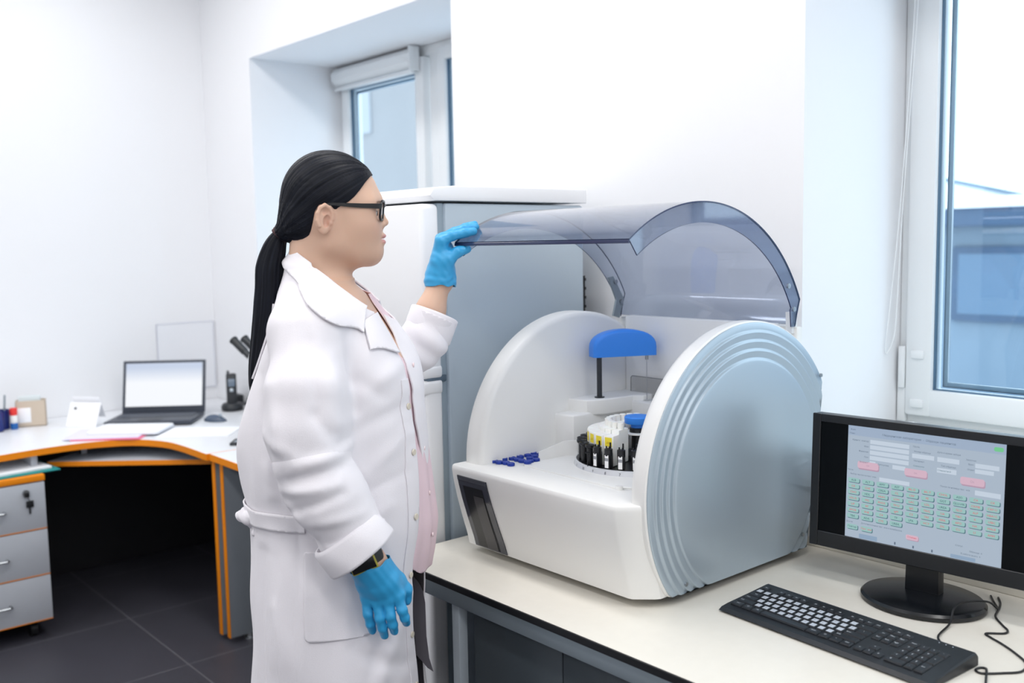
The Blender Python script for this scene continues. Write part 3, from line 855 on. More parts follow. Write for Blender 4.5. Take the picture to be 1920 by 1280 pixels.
mb = MB(); mb.box(-1.69, -0.86, 1.40, 1.93, 0.0, .07); obj('plinth', mb, M_black, t)
for a, b in ((-1.700, -1.408), (-1.404, -0.85)):
    mb = MB(); mb.box(a, b, 1.332, 1.351, 0.075, BZ - .072, .0015); d = obj('door', mb, M_cab, t)
    mb = MB(); xh = b - .04 if a < -1.6 else a + .04; mb.tube([(xh, 1.332, .30), (xh, 1.305, .305), (xh, 1.305, .40), (xh, 1.332, .405)], .005, 8); obj('handle', mb, M_steel, d)

# wall socket with plug, behind the analyser
t = thing('wall_socket', 'white wall trunking socket with a black plug behind the analyser', 'socket', (-1.29, WY, 0.85))
mb = MB(); mb.box(-1.335, -1.302, WY - .022, WY, 0.768, 0.955, .003); obj('trunking', mb, M_pvc, t)
mb = MB(); mb.box(-1.300, -1.215, WY - .045, WY, 0.905, 0.965, .010, 3); obj('socket_box', mb, M_pvc, t)
mb = MB(); mb.box(-1.322, -1.298, WY - .07, WY - .02, 0.832, 0.858, .006); mb.cyl((-1.30, WY - .05, .845), (-1.27, WY - .05, .845), .010, n=14)
mb.tube(catmull([(-1.315, WY - .04, .850), (-1.322, WY - .045, .89), (-1.327, WY - .04, .905)], 5), .006, 8); obj('plug', mb, M_black, t)

# ------------------------------------------------------------------ monitor
MR = 0.0671
t = thing('computer_monitor', 'black widescreen computer monitor showing a grey test menu beside the analyser', 'monitor', (-.935, 1.915, BZ), MR)
M_mon = mat('monitor_black', (17, 20, 25), 0.34, bump=.04, bscale=600)
mb = MB(); mb.lathe([(.118, 0), (.124, .003), (.124, .010), (.119, .015), (.085, .021), (.05, .025), (.0, .026)], n=72, sy=.88); obj('base', mb, mat('monitor_foot_gloss', (14, 17, 22), .22), t, world=False)
mb = MB(); mb.prism([(-.036, .02), (.036, .02), (.034, .13), (-.034, .13)], -.008, .022, axis=1, bev=.005); obj('neck', mb, M_mon, t, world=False)
T = Matrix.Translation((0, -.020, .080)) @ Matrix.Rotation(math.radians(-2.2), 4, 'X')
W, Hh = .2445, .293
mb = MB(); mb.box(-W, W, .004, .03, 0, Hh, .004, 2, M=T); mb.box(-.15, .15, .03, .05, .05, .22, .012, 3, M=T)
obj('housing', mb, M_mon, t, world=False)
mb = MB()
x0, x1, z0, z1 = -.2255, .2255, .0335, .2755
for q in ((-W, x0, 0, Hh), (x1, W, 0, Hh), (x0, x1, 0, z0), (x0, x1, z1, Hh)): mb.box(q[0], q[1], -.004, .006, q[2], q[3], .0012, 1, M=T)
obj('bezel', mb, M_mon, t, world=False)
mb = MB(); mb.box(x0, x1, -.001, .003, z0, z1, M=T); scr = obj('screen', mb, mat('dark_screen', (5, 8, 12), .3, spec=.12), t, world=False)
# picture on the screen, lit by the panel
EM = {}
def em(rgb, s=1.0):
    k = tuple(rgb)
    if k not in EM:
        m = bpy.data.materials.new('screen_%d_%d_%d' % k); m.use_nodes = True
        b = m.node_tree.nodes['Principled BSDF']; b.inputs['Base Color'].default_value = (.01, .01, .01, 1); b.inputs['Roughness'].default_value = .4
        b.inputs['Specular IOR Level'].default_value = 0.2
        b.inputs['Emission Color'].default_value = rgba(rgb); b.inputs['Emission Strength'].default_value = s
        EM[k] = m
    return EM[k]
PX0, PX1, PZ0, PZ1 = -.1625, .1575, .0336, .2754
cols = [(178, 193, 210), (166, 184, 208), (206, 219, 234), (222, 188, 206), (160, 202, 200), (92, 128, 140), (232, 96, 104), (52, 96, 104), (104, 120, 140), (120, 210, 150), (150, 174, 200), (190, 160, 182)]
mb = MB()
def S(u, v): return PX0 + u * (PX1 - PX0), PZ1 - v * (PZ1 - PZ0)
def quad(u0, u1, v0, v1, mi, lay, r=0.0):
    a, d = S(u0, v0); b, c = S(u1, v1); y = -.0011 - .0001 * lay
    pts = rrect(a, b, c, d, r, 4) if r else [(a, c), (b, c), (b, d), (a, d)]
    mb.add([T @ Vector((x, y, z)) for x, z in pts], [tuple(range(len(pts)))], mi)
def txt(s, u, v, size, mi, lay=4, align='CENTER'):
    x, z = S(u, v)
    mb.text(s, size, T @ Matrix.Translation((x, -.0011 - .0001 * lay, z)) @ Matrix.Rotation(PI / 2, 4, 'X'), mi, align=align)
quad(0, 1, 0, 1, 0, 0); quad(0, 1, 0, .085, 1, 1)
quad(.93, .985, .030, .065, 9, 2, .003)
txt('Медицинская лаборатория  -  Образцы пациентов', .47, .052, .0062, 8)
txt('Файл', .035, .035, .0045, 8); txt('Меню', .03, .068, .0042, 8)
for k, lab in enumerate(('Идентификатор', 'Имя', 'Фамилия', 'Пол', 'Возраст')):
    v = .125 + .047 * k
    txt(lab, .145, v, .0048, 8, align='RIGHT')
    if k < 4: quad(.155, .415, v - .018, v + .018, 2, 2)
    else: quad(.155, .195, v - .018, v + .018, 2, 2); quad(.31, .395, v - .014, v + .022, 2, 2); txt('Дата рожд.', .25, v, .0045, 8)
txt('Проба', .46, .115, .0045, 8); txt('Номер образца', .50, .155, .0045, 8); quad(.435, .575, .175, .212, 2, 2); txt('Материал', .48, .235, .0045, 8); quad(.435, .56, .26, .295, 0, 2); txt('Сыворотка', .48, .278, .0042, 5)
txt('Дата и время забора', .665, .135, .0045, 8); quad(.595, .73, .175, .215, 2, 2); txt('Тип образца', .665, .245, .0048, 8); quad(.595, .715, .265, .305, 2, 2); txt('Стандартный', .64, .285, .0042, 5)
txt('Заказчик', .80, .165, .0045, 8); txt('Врач', .80, .2, .0045, 8); txt('Отдел', .80, .243, .0045, 8); quad(.825, .965, .185, .222, 2, 2); quad(.825, .935, .232, .266, 2, 2)
for u, s in ((.145, 'ок'), (.462, 'ок'), (.812, 'Ок')):
    quad(u - .066, u + .078, .318, .382, 11, 2, .004); quad(u - .072, u + .072, .308, .370, 3, 3, .004); txt(s, u, .340, .0062, 11, 5)
txt('Тесты', .025, .395, .0045, 8); txt('Выбор тестов по профилю', .115, .43, .0045, 8); quad(.225, .425, .425, .46, 2, 2)
txt('Поиск по номеру профиля', .71, .415, .0045, 8); quad(.83, .98, .405, .445, 2, 2)
names = ['ALB', 'ALT', 'AMY', 'AST', 'BIL-D', 'BIL-T', 'CHOL', 'ASO', 'CA', 'CK', 'CK', 'CHE', 'CREA', 'CL', 'CRP', 'FE', 'GGT', 'GLU-HK', 'CKMB', 'CRP-U', 'CHO', 'HDL', 'HbA1', 'LDH', 'LAC', 'LDL', 'UREA', 'GLU', 'ALP', 'HBA1C', 'LDL-D', 'MG', 'PHOS', 'TP-U', 'IgG', 'TRIG', 'UA', 'TIBC', 'K', 'UIBC', 'LIP', 'RF', 'IgA', 'IgM', 'C3', 'TRF', 'FERR', 'APO', 'NA', 'MALB', 'APOB', 'PHE', 'C4', 'TP', 'LPA', 'HCY', 'ZN', 'CU', 'LI', 'AMM', 'TBA', 'ADA', 'CYS', 'UREA']
dark = {0, 1, 2, 3, 7, 12, 16, 17, 21, 26, 60, 61, 63, 53, 54}
n_ = 0
for r in range(7):
    for c in range(10):
        if r == 6 and c > 3: continue
        u = .050 + .0985 * c; v = .487 + .0535 * r
        quad(u - .036, u + .046, v - .016, v + .024, 5, 2, .003); quad(u - .040, u + .040, v - .021, v + .018, 4, 3, .003)
        txt(names[n_ % len(names)], u, v - .001, .0062, 7 if n_ in dark else 6, 5); n_ += 1
txt('Другие', .03, .862, .0042, 8); txt('Дополнительные профили и калибровка', .25, .858, .0045, 8)
for u, s, m_ in ((.05, 'Повтор', 7), (.15, 'Профиль', 6)):
    quad(u - .034, u + .044, .888, .932, 5, 2, .003); quad(u - .038, u + .038, .882, .926, 4, 3, .003); txt(s, u, .904, .0056, m_, 5)
quad(.42, .50, .882, .925, 11, 2, .003); quad(.415, .495, .877, .919, 3, 3, .003); txt('Отмена', .455, .897, .0052, 6, 5)
txt('Статус', .75, .885, .0045, 8); txt('Образцы  0', .85, .915, .0045, 8); txt('В работе всего  0', .82, .945, .0045, 8)
quad(.10, .225, .955, .995, 10, 2); quad(.70, .85, .965, .995, 10, 2)
for u in (.34, .46, .58): quad(u, u + .010, .965, .988, 8, 2)
obj('picture', mb, [em(c, .86) for c in cols], scr, world=False, sharp=None)

# ------------------------------------------------------------------ keyboard
KA = math.atan2(-.034, .455)
t = thing('computer_keyboard', 'black computer keyboard with white letter stickers lying on the lab bench', 'keyboard', (-1.1815, 1.727, BZ), KA)
M_kb = mat('keyboard_black', (22, 25, 30), 0.45, bump=.05, bscale=500); M_kc = mat('key_cap_black', (26, 30, 36), 0.42)
M_st = mat('key_sticker', (186, 194, 204), 0.5); M_lg = mat('key_legend', (214, 220, 226), 0.5); M_li = mat('sticker_letter', (120, 110, 122), 0.6)
KL, KD = .460, .157
def kz(y): return .011 + (.024 - .011) * (KD + y) / KD     # deck height at local y (-KD .. 0)
mb = MB()
prof = [(0, .002), (0, .020), (-.004, .0245), (-.010, .0248), (-.131, kz(-.131)), (-.149, .0100), (-KD, .004), (-KD + .004, .002)]
R = []
for x, s in ((0, .3), (.001, .75), (.004, 1), (KL - .004, 1), (KL - .001, .75), (KL, .3)):
    R.append([(x, -KD / 2 + (y + KD / 2) * (1 - .012 * (1 - s)), .002 + (z - .002) * (.55 + .45 * s)) for y, z in prof])
mb.rings(R); body = obj('body', mb, M_kb, t, world=False, sharp=25)
mb = MB(); mb.box(.006, .012 + .30, -.0085, -.006, .0246, .0255, .0004, 1); mb.box(.35, KL - .05, -.0085, -.006, .0246, .0255, .0004, 1); obj('back_ridge', mb, mat('ridge_gloss', (60, 66, 74), .25), t, world=False)
keys = []
U = .0187
def row(y, items, x=.012, h=.0158, sy=None):
    for it in items:
        if isinstance(it, (int, float)): x += it * U; continue
        w_, lg, st = it
        keys.append((x, y, w_ * U - .0026, sy or h, lg, st)); x += w_ * U
k1 = lambda s, st=0: [(1, c, st) for c in s]
KX = .012
y0 = -.0195
row(y0, [(1, 'Esc', 0), 1] + [(1, 'F%d' % i, 0) for i in range(1, 5)] + [.5] + [(1, 'F%d' % i, 0) for i in range(5, 9)] + [.5] + [(1, 'F%d' % i, 0) for i in range(9, 13)] + [.3] + [(1, 'Prt', 0), (1, 'Scr', 0), (1, 'Pau', 0)], h=.0118)
r1 = -.0425
row(r1, [(1, '`', 1)] + k1('1234567890-=', 1) + [(2, '<-', 0), .3, (1, 'Ins', 0), (1, 'Hom', 0), (1, 'PgU', 0), .3, (1, 'Num', 0), (1, '/', 0), (1, '*', 0), (1, '-', 0)])
r2 = r1 - U
row(r2, [(1.5, 'Tab', 0)] + k1('QWERTYUIOP[]', 1) + [(1.5, '\\', 0), .3, (1, 'Del', 0), (1, 'End', 0), (1, 'PgD', 0), .3] + k1('789'))
r3 = r2 - U
row(r3, [(1.75, 'Caps', 0)] + k1("ASDFGHJKL;'", 1) + [(2.25, 'Enter', 0), 3.6] + k1('456') )
r4 = r3 - U
row(r4, [(2.25, 'Shift', 0)] + k1('ZXCVBNM,./', 1) + [(2.75, 'Shift', 0), 1.3, (1, '^', 0), 1.3] + k1('123'))
r5 = r4 - U
row(r5, [(1.5, 'Ctrl', 0), (1.25, 'O', 0), (1.25, 'Alt', 0), (5.75, '', 0), (1.5, 'AltGr', 0), (1.25, 'O', 0), (1.25, '=', 0), (1.25, 'Ctrl', 0), .3, (1, '<', 0), (1, 'v', 0), (1, '>', 0), .3, (2, '0', 0), (1, '.', 0)])
xr = KX + (15 + .3 + 3 + .3 + 3) * U
keys.append((xr, r3, U - .0026, .0158 + U, '+', 0)); keys.append((xr, r5, U - .0026, .0158 + U, 'Ent', 0))
keys.sort(key=lambda q: -q[1] * 0 - q[2] * q[3])
rest = MB(); slope = math.atan2(.013, KD)
for i, (x, y, w_, h_, lg, st) in enumerate(keys):
    mb = MB() if i < 99 else rest
    y1 = y + h_ if False else y
    cy = y - .0158 / 2 + (h_ - .0158) / 2; zc = kz(cy)
    Mk = Matrix.Translation((x + w_ / 2, cy, zc)) @ Matrix.Rotation(slope, 4, 'X')
    b0, b1 = (w_ / 2, h_ / 2), (w_ / 2 - .0016, h_ / 2 - .0016)
    vs = [(sx * b0[0], sy * b0[1], -.001) for sx, sy in ((-1, -1), (1, -1), (1, 1), (-1, 1))] + [(sx * b0[0], sy * b0[1], .0016) for sx, sy in ((-1, -1), (1, -1), (1, 1), (-1, 1))] + [(sx * b1[0], sy * b1[1], .0042) for sx, sy in ((-1, -1), (1, -1), (1, 1), (-1, 1))]
    fs = [(0, 1, 5, 4), (1, 2, 6, 5), (2, 3, 7, 6), (3, 0, 4, 7), (4, 5, 9, 8), (5, 6, 10, 9), (6, 7, 11, 10), (7, 4, 8, 11), (8, 9, 10, 11)]
    mb.add([Mk @ Vector(v) for v in vs], fs, 0)
    if st:
        a, c = b1[0] - .0006, b1[1] - .0006
        mb.add([Mk @ Vector(v) for v in ((-a, -c, .0044), (a, -c, .0044), (a, c, .0044), (-a, c, .0044))], [(0, 1, 2, 3)], 1)
        mb.text(lg, .0065, Mk @ Matrix.Translation((-.001, .0005, .0045)), 3)
    elif lg:
        mb.text(lg, .0048 if len(lg) > 1 else .0062, Mk @ Matrix.Translation((0 if w_ < .03 else -w_ / 2 + .008, .001, .0043)), 2)
    if i < 99: obj('key', mb, [M_kc, M_st, M_lg, M_li], t, world=False, sharp=30)
if rest.v:
    k = obj('keys', rest, [M_kc, M_st, M_lg, M_li], t, world=False, sharp=30); k['kind'] = 'stuff'
mb = MB()
for i in range(3): mb.cyl((KL - .066 + i * .013, -.013, .0246), (KL - .066 + i * .013, -.013, .0251), .0012, n=8)
k = obj('indicator_lamps', mb, M_st, t, world=False)
# cables
def cable(name, pts, r, label, z=BZ):
    mb = MB(); c = catmull([(p[0], p[1], z + r + (p[2] if len(p) > 2 else 0)) for p in pts], 8)
    mb.tube(c, r, 8); o = obj(name, mb, mat('cable_black', (18, 20, 24), .45), base=(pts[0][0], pts[0][1], z)); tag(o, label, 'cable')
cable('keyboard_cable', [(-.79, 1.712, .006), (-.826, 1.757, .002), (-.838, 1.830, .004), (-.846, 1.866, .024), (-.838, 1.90, .030), (-.818, 1.95, .022), (-.809, 1.975, .004), (-.835, 2.018, .001), (-.852, 2.045, .001)], .0021, 'black keyboard cable arching over the monitor foot')
cable('mouse_cable', [(-.838, 2.048), (-.822, 2.02), (-.810, 1.985, .0), (-.798, 1.94), (-.770, 1.905), (-.752, 1.885), (-.751, 1.866), (-.774, 1.842), (-.760, 1.829), (-.735, 1.815), (-.70, 1.79), (-.668, 1.758), (-.661, 1.72), (-.680, 1.690), (-.703, 1.664), (-.7165, 1.668), (-.7165, 1.682), (-.709, 1.688), (-.698, 1.668, .005), (-.678, 1.619), (-.65, 1.56)], .0021, 'black looped cable trailing over the bench right of the keyboard')
# ------------------------------------------------------------------ chemistry analyser
M_aw = mat('analyser_white', (230, 230, 228), 0.36)
M_ag = mat('analyser_blue_grey', (172, 186, 197), 0.36, metal=0.45)
M_asm = mat('smoked_panel', (50, 52, 62), 0.14, coat=.3)
M_asm2 = mat('smoked_panel_inner', (12, 13, 17), 0.2)
M_bluep = mat('analyser_blue', (48, 132, 228), 0.4)
M_tube = mat('black_holder', (20, 22, 26), 0.35)
M_milk = mat('milky_plastic', (244, 243, 238), 0.4, sss=0.15)
AX0, AX1 = -1.862, -1.268
AC = (1.790, 0.975); AR = 0.347; AZ0 = 0.765; DECK = 0.970
an = thing('chemistry_analyser', 'white benchtop chemistry analyser with round side panels and raised smoky lid', 'analyser', (-1.565, 1.75, BZ))
def disc(R, x, c=AC, n=168, zmin=AZ0):
    out = []
    for k in range(n):
        a = 2 * PI * k / n
        z = max(c[1] + R * math.sin(a), zmin); y = c[0] + R * math.cos(a)
        y = min(y, 2.012 + (z - AZ0) * .165)
        out.append((x, y, z))
    return out
mb = MB(); mb.rings([disc(AR - .010, -1.862), disc(AR - .003, -1.860), disc(AR, -1.856), disc(AR, -1.816), disc(AR - .004, -1.806), disc(AR - .014, -1.800)])
obj('side_panel', mb, M_aw, an, sharp=40)
mb = MB(); mb.rings([disc(AR - .020, -1.326), disc(AR - .014, -1.325), disc(AR - .005, -1.318), disc(AR, -1.306), disc(AR, -1.280), disc(AR - .003, -1.277)])
sp = obj('side_panel', mb, M_aw, an, sharp=40)
R = []; x = -1.279
prof = [(AR - .0035, -1.280), (AR - .0035, -1.2755), (AR - .006, -1.2735)]
r = AR - .006
for k in range(4):
    prof += [(r - .0125, -1.2745), (r - .0150, -1.2740), (r - .0168, -1.2715), (r - .0190, -1.2700), (r - .0205, -1.2698)]
    r -= .0205
prof += [(r - .004, -1.2690), (.12, -1.2690), (.02, -1.2690)]
mb = MB(); mb.rings([disc(rr, xx) for rr, xx in prof]); cov = obj('ribbed_cover', mb, M_ag, sp, sharp=50, label='pale blue grey ribbed round cover')
for y, z in ((1.560, .785), (1.993, .800), (2.062, 1.175)):
    mb = MB(); mb.cyl((-1.2700, y, z), (-1.2660, y, z), .0045, n=14); mb.cyl((-1.2665, y, z), (-1.2652, y, z), .002, n=6); obj('screw', mb, M_steel, sp)

# lower body with the bulging front
fp = [(1.4515, AZ0), (1.4455, .79), (1.4300, .84), (1.4160, .89), (1.4070, .93), (1.4025, .958), (1.4032, .9650), (1.4052, .9685), (1.4090, DECK)]
def sect(x, dy=0.0, dz=0.0, sh=0.0):
    return [(x, y + dy + sh * .5, z - (dz if z > .96 else 0)) for y, z in fp] + [(x, 1.99, DECK), (x, 1.99, AZ0)]
mb = MB(); mb.rings([sect(-1.866, .006), sect(-1.8645, .002), sect(-1.860), sect(-1.331), sect(-1.322, .003), sect(-1.290, .036), sect(-1.284, .046)])
obj('lower_body', mb, M_aw, an, sharp=30)
mb = MB(); mb.box(-1.80, -1.33, 1.955, 1.985, DECK - .01, 1.302, .004); mb.box(-1.85, -1.285, 1.985, 2.008, AZ0, 1.295, .004); obj('back_panel', mb, M_aw, an)
for x in (-1.78, -1.35):
    for y in (1.53, 1.94):
        mb = MB(); mb.cyl((x, y, BZ), (x, y, AZ0 + .001), .017, n=20); obj('foot', mb, M_black, an)
# smoked flap at the left of the front
def front_y(z):
    zs_ = [p[1] for p in fp]; ys_ = [p[0] for p in fp]; return float(np.interp(z, zs_, ys_))
def strip(xa, xb, za, zb, off, th, n=16, slant=0.0):
    """panel hugging the bulging front; slant moves the right edge with height"""
    R = []
    for k in range(n + 1):
        z = za + (zb - za) * k / n; y = front_y(z) - off; s = slant * (1 - k / n)
        R.append([(xa + s * .5, y, z), (xb + s, y, z), (xb + s, y + th, z), (xa + s * .5, y + th, z)])
    m_ = MB(); m_.rings(R); return m_
fl = obj('waste_flap', strip(-1.842, -1.733, .767, .948, .0022, .01, slant=.018), M_asm, an, label='smoked black flap')
obj('flap_recess', strip(-1.824, -1.752, .770, .925, .0030, .004, slant=.014), M_asm2, fl)
obj('flap_tray', strip(-1.788, -1.752, .770, .905, .0042, .003, slant=.010), mat('flap_tray_grey', (58, 56, 58), .25), fl)
obj('flap_bezel', strip(-1.840, -1.734, .938, .947, .0040, .004), mat('flap_trim', (64, 66, 74), .3), fl)
# deck plate, guard, ledges
mb = MB(); mb.prism([(-1.722, 1.513), (-1.418, 1.508), (-1.400, 1.528), (-1.340, 1.520), (-1.333, 1.95), (-1.728, 1.95)], DECK - .002, DECK + .0045, axis=2, bev=.002)
dk = obj('deck_plate', mb, M_aw, an)
mb = MB(); mb.cyl((-1.410, 1.510, DECK), (-1.410, 1.510, DECK + .009), .008, n=18); mb.tube([(-1.410, 1.510, DECK + .006), (-1.38, 1.525, DECK + .006), (-1.34, 1.518, DECK + .006)], .0015, 6); obj('plate_clip', mb, M_aw, dk)
mb = MB()
a = [(-1.747, 1.583, DECK), (-1.728, 1.650, DECK), (-1.702, 1.672, DECK)]; hts = [.020, .040, .043]
vs = [];
for (x_, y_, z_), h_ in zip(a, hts): vs += [(x_ - .002, y_ + .0015, z_), (x_ + .002, y_ - .0015, z_), (x_ + .002, y_ - .0015, z_ + h_), (x_ - .002, y_ + .0015, z_ + h_)]
mb.rings([vs[0:4], vs[4:8], vs[8:12]]); obj('splash_fin', mb, M_aw, dk)
mb = MB(); mb.prism([(-1.801, 1.690), (-1.760, 1.690), (-1.742, 1.700), (-1.736, 1.720), (-1.736, 1.97), (-1.801, 1.97)], DECK - .001, 1.068, axis=2, bev=.006, seg=3)
mb.prism([(-1.801, 1.738), (-1.765, 1.738), (-1.742, 1.748), (-1.720, 1.790), (-1.712, 1.888), (-1.690, 1.905), (-1.690, 1.97), (-1.801, 1.97)], 1.06, 1.100, axis=2, bev=.004, seg=3)
mb.prism([(-1.75, 1.885), (-1.60, 1.885), (-1.45, 1.885), (-1.329, 1.885), (-1.329, 1.97), (-1.75, 1.97)], DECK - .001, 1.086, axis=2, bev=.004, seg=3)
obj('rear_ledge', mb, M_aw, an)
mb = MB(); mb.lathe([(.0, 0), (.020, 0), (.022, .0015), (.014, .002), (.012, .0005), (.0, .0005)][1:], cx=-1.694, cy=1.925, cz=1.0862, n=28); mb.cyl((-1.66, 1.905, 1.086), (-1.66, 1.905, 1.0868), .004, n=12); obj('wash_well', mb, mat('well_grey', (196, 198, 200), .4), an)
# probe arm
pa = Vector((-1.748, 1.800, 0)); pd = Vector((-1.690, 1.918, 0)); du = (pd - pa).normalized(); dn = Vector((-du.y, du.x, 0))
ol = [(-.022, 0), (.152, 0), (.152, .022)]
for k in range(1, 16):
    a = PI * k / 16; ol.append((.065 + .087 * (abs(math.cos(a)) ** .9) * (1 if math.cos(a) > 0 else -1), .022 + .047 * math.sin(a) ** .85))
ol.append((-.022, .022))
bm = bmesh.new(); vs = [bm.verts.new((u, -.024, v)) for u, v in ol]; f = bm.faces.new(vs)
ex = bmesh.ops.extrude_face_region(bm, geom=[f])
for e_ in ex['geom']:
    if isinstance(e_, bmesh.types.BMVert): e_.co.y += .048
bmesh.ops.recalc_face_normals(bm, faces=bm.faces)
bmesh.ops.bevel(bm, geom=[e_ for e_ in bm.edges if abs(e_.verts[0].co.y - e_.verts[1].co.y) < 1e-6 and max(e_.verts[0].co.z, e_.verts[1].co.z) > .001], offset=.009, segments=4, profile=.5, affect='EDGES', clamp_overlap=True)
Ma = Matrix(((du.x, dn.x, 0, pa.x), (du.y, dn.y, 0, pa.y), (0, 0, 1, 1.2065), (0, 0, 0, 1)))
mb = MB(); mb.bm(bm, 0, Ma); arm = obj('probe_arm', mb, M_bluep, an, sharp=50, label='blue domed probe arm')
mb = MB(); mb.cyl((pa.x, pa.y, 1.101), (pa.x, pa.y, 1.208), .0068, n=20); mb.cyl((pa.x, pa.y, 1.100), (pa.x, pa.y, 1.1025), .013, n=20); obj('arm_post', mb, mat('post_black', (40, 44, 50), .35), arm)
mb = MB(); mb.cyl((pd.x, pd.y, 1.193), (pd.x, pd.y, 1.207), .0045, n=14); mb.cyl((pd.x, pd.y, 1.087), (pd.x, pd.y, 1.194), .0010, n=8); obj('needle', mb, M_steel, arm)
mb = MB(); mb.prism(rrect(-1.765, -1.640, 1.085, 1.142, .008), 1.937, 1.940, axis=1); gd = obj('splash_guard', mb, mat_clear('smoky_guard', (236, 236, 236)), an)
mb = MB(); mb.tube([(p[0], 1.9385, p[1]) for p in rrect(-1.765, -1.640, 1.085, 1.142, .008)], .0011, 6, closed=True); obj('guard_rim', mb, mat('guard_rim', (120, 120, 120), .3), gd)
# carousel
CC = Vector((-1.545, 1.720, 0)); CZ = .9865
def polar(th, r, z):
    """th counted from the camera-facing side towards the left of the machine"""
    a = math.atan2(-.744, .668) - math.radians(th); return Vector((CC.x + r * math.cos(a), CC.y + r * math.sin(a), z))
mb = MB(); mb.lathe([(.02, .972), (.147, .972), (.147, CZ - .0005), (.02, CZ - .0005)], cx=CC.x, cy=CC.y, n=96); car = obj('sample_carousel', mb, M_tube, an)
mb = MB(); R = []
prf = [(.1535, .971), (.1500, .9855), (.1470, .9868), (.1470, .971)]
mb2 = [[(CC.x + r_ * math.cos(2 * PI * k / 96), CC.y + r_ * math.sin(2 * PI * k / 96), z_) for k in range(96)] for r_, z_ in prf + [prf[0]]]
mb.rings(mb2, cap=False)
for s, th in (('6', 3), ('7', 15.5), ('8', 29), ('9', 42.5), ('10', 56), ('11', 70), ('12', 83)):
    p = polar(th, .1521, .9785); out_ = (p - CC); out_.z = 0; out_.normalize(); tg = Vector((0, 0, 1)).cross(out_)
    up = (Vector((0, 0, 1)) * .972 - out_ * .235).normalized()
    Mt = Matrix(((tg.x, up.x, out_.x, p.x), (tg.y, up.y, out_.y, p.y), (tg.z, up.z, out_.z, p.z), (0, 0, 0, 1)))
    mb.text(s, .0088, Mt @ Matrix.Translation((0, 0, .0003)), 1)
obj('numbered_rim', mb, [mat('rim_silver', (214, 216, 220), .3, metal=.3), mat('rim_digit', (90, 92, 100), .5)], car)
mb = MB(); mb.lathe([(.046, .985), (.046, 1.000), (.016, 1.002), (.0145, 1.040), (.0145, 1.052)], cx=CC.x, cy=CC.y, n=32); obj('centre_post', mb, M_tube, car)
mb = MB(); mb.lathe([(.034, 1.0455), (.036, 1.0465), (.036, 1.0485), (.02, 1.0490)], cx=CC.x, cy=CC.y, n=40); obj('clear_washer', mb, M_milk, car)
mb = MB(); mb.lathe([(.0195, 1.049), (.0195, 1.058), (.018, 1.060)], cx=CC.x, cy=CC.y, n=32); obj('collar', mb, M_tube, car)
mb = MB(); mb.lathe([(.0165, 1.0595), (.0165, 1.067), (.020, 1.0695), (.0305, 1.0705), (.0315, 1.0725), (.0315, 1.085), (.0295, 1.0872), (.010, 1.0872)], cx=CC.x, cy=CC.y, n=48)
for a in (0.4, 2.5, 4.6): mb.cyl((CC.x + .022 * math.cos(a), CC.y + .022 * math.sin(a), 1.087), (CC.x + .022 * math.cos(a), CC.y + .022 * math.sin(a), 1.0876), .0022, n=8)
obj('knob', mb, M_bluep, car)

# reagent bottles, wedges round the post
M_lab = mat('yellow_label', (246, 226, 60), .6); M_lab2 = mat('label_white', (240, 240, 240), .6); M_labp = mat('label_print', (206, 160, 30), .6)
bott = thing('reagent_bottle', 'tmp', 'bottle', (0, 0, 0), 0)
def wedge(r0, r1, ha, z0, z1, bev=.0022):
    c = [(r0, -ha), (r1, -ha), (r1, ha), (r0, ha)]
    m_ = MB(); m_.prism([(r0, -(r0 * math.tan(ha))), (r1, -(r1 * math.tan(ha))), (r1, r1 * math.tan(ha)), (r0, r0 * math.tan(ha))], z0, z1, axis=2, bev=bev, seg=2); return m_
mb = wedge(.048, .1195, math.radians(6.5), 0, .071); w2_ = wedge(.048, .092, math.radians(6.3), .05, .080); mb.add(w2_.v, w2_.f); obj('bottle_body', mb, M_milk, bott, world=False)
mb = MB(); mb.cyl((.070, 0, .079), (.070, 0, .094), .0078, n=20); obj('cap', mb, M_milk, bott, world=False)
mb = MB(); h_ = .0098
mb.add([(.1199, -h_, .046), (.1199, h_, .046), (.1199, h_, .067), (.1199, -h_, .067)], [(0, 1, 2, 3)], 0)
mb.add([(.1202, -.006, .053), (.1202, .005, .053), (.1202, .005, .0542), (.1202, -.006, .0542)], [(0, 1, 2, 3)], 1); mb.add([(.1202, -.004, .056), (.1202, .006, .056), (.1202, .006, .0569), (.1202, -.004, .0569)], [(0, 1, 2, 3)], 1)
mb.add([(.1199, -.004, .004), (.1199, .004, .004), (.1199, .004, .028), (.1199, -.004, .028)], [(0, 1, 2, 3)], 2)
ylab = obj('label', mb, [M_lab, M_labp, mat('level_window', (206, 206, 200), .4)], bott, world=False, label='yellow paper label')
posn = {0: 'rightmost of the four yellow labelled bottles', 1: 'second from right of the four yellow labelled bottles', 2: 'third from right of the four yellow labelled bottles', 3: 'leftmost of the four yellow labelled bottles'}
for k in range(11):
    th = 34 + 14.4 * k
    if k == 0: b_ = bott
    elif k <= 3: b_ = copy_tree(bott)
    else:
        b_ = bott.copy(); COL.objects.link(b_); INV[b_] = Matrix.Identity(4)
        for ch in [q for q in bott.children]:
            if ch is ylab: continue
            cc = ch.copy(); COL.objects.link(cc); cc.parent = b_
    p = polar(th, 0, CZ + .0005); b_.location = p; b_.rotation_euler = (0, 0, math.atan2(-.744, .668) - math.radians(th))
    if k <= 3: tag(b_, 'white reagent bottle, ' + posn[k] + ' in the carousel', 'bottle', 'yellow labelled bottles in the carousel')
    else: tag(b_, 'plain white capped bottle behind the yellow labelled ones in the carousel', 'bottle', 'plain bottles at the back of the carousel')
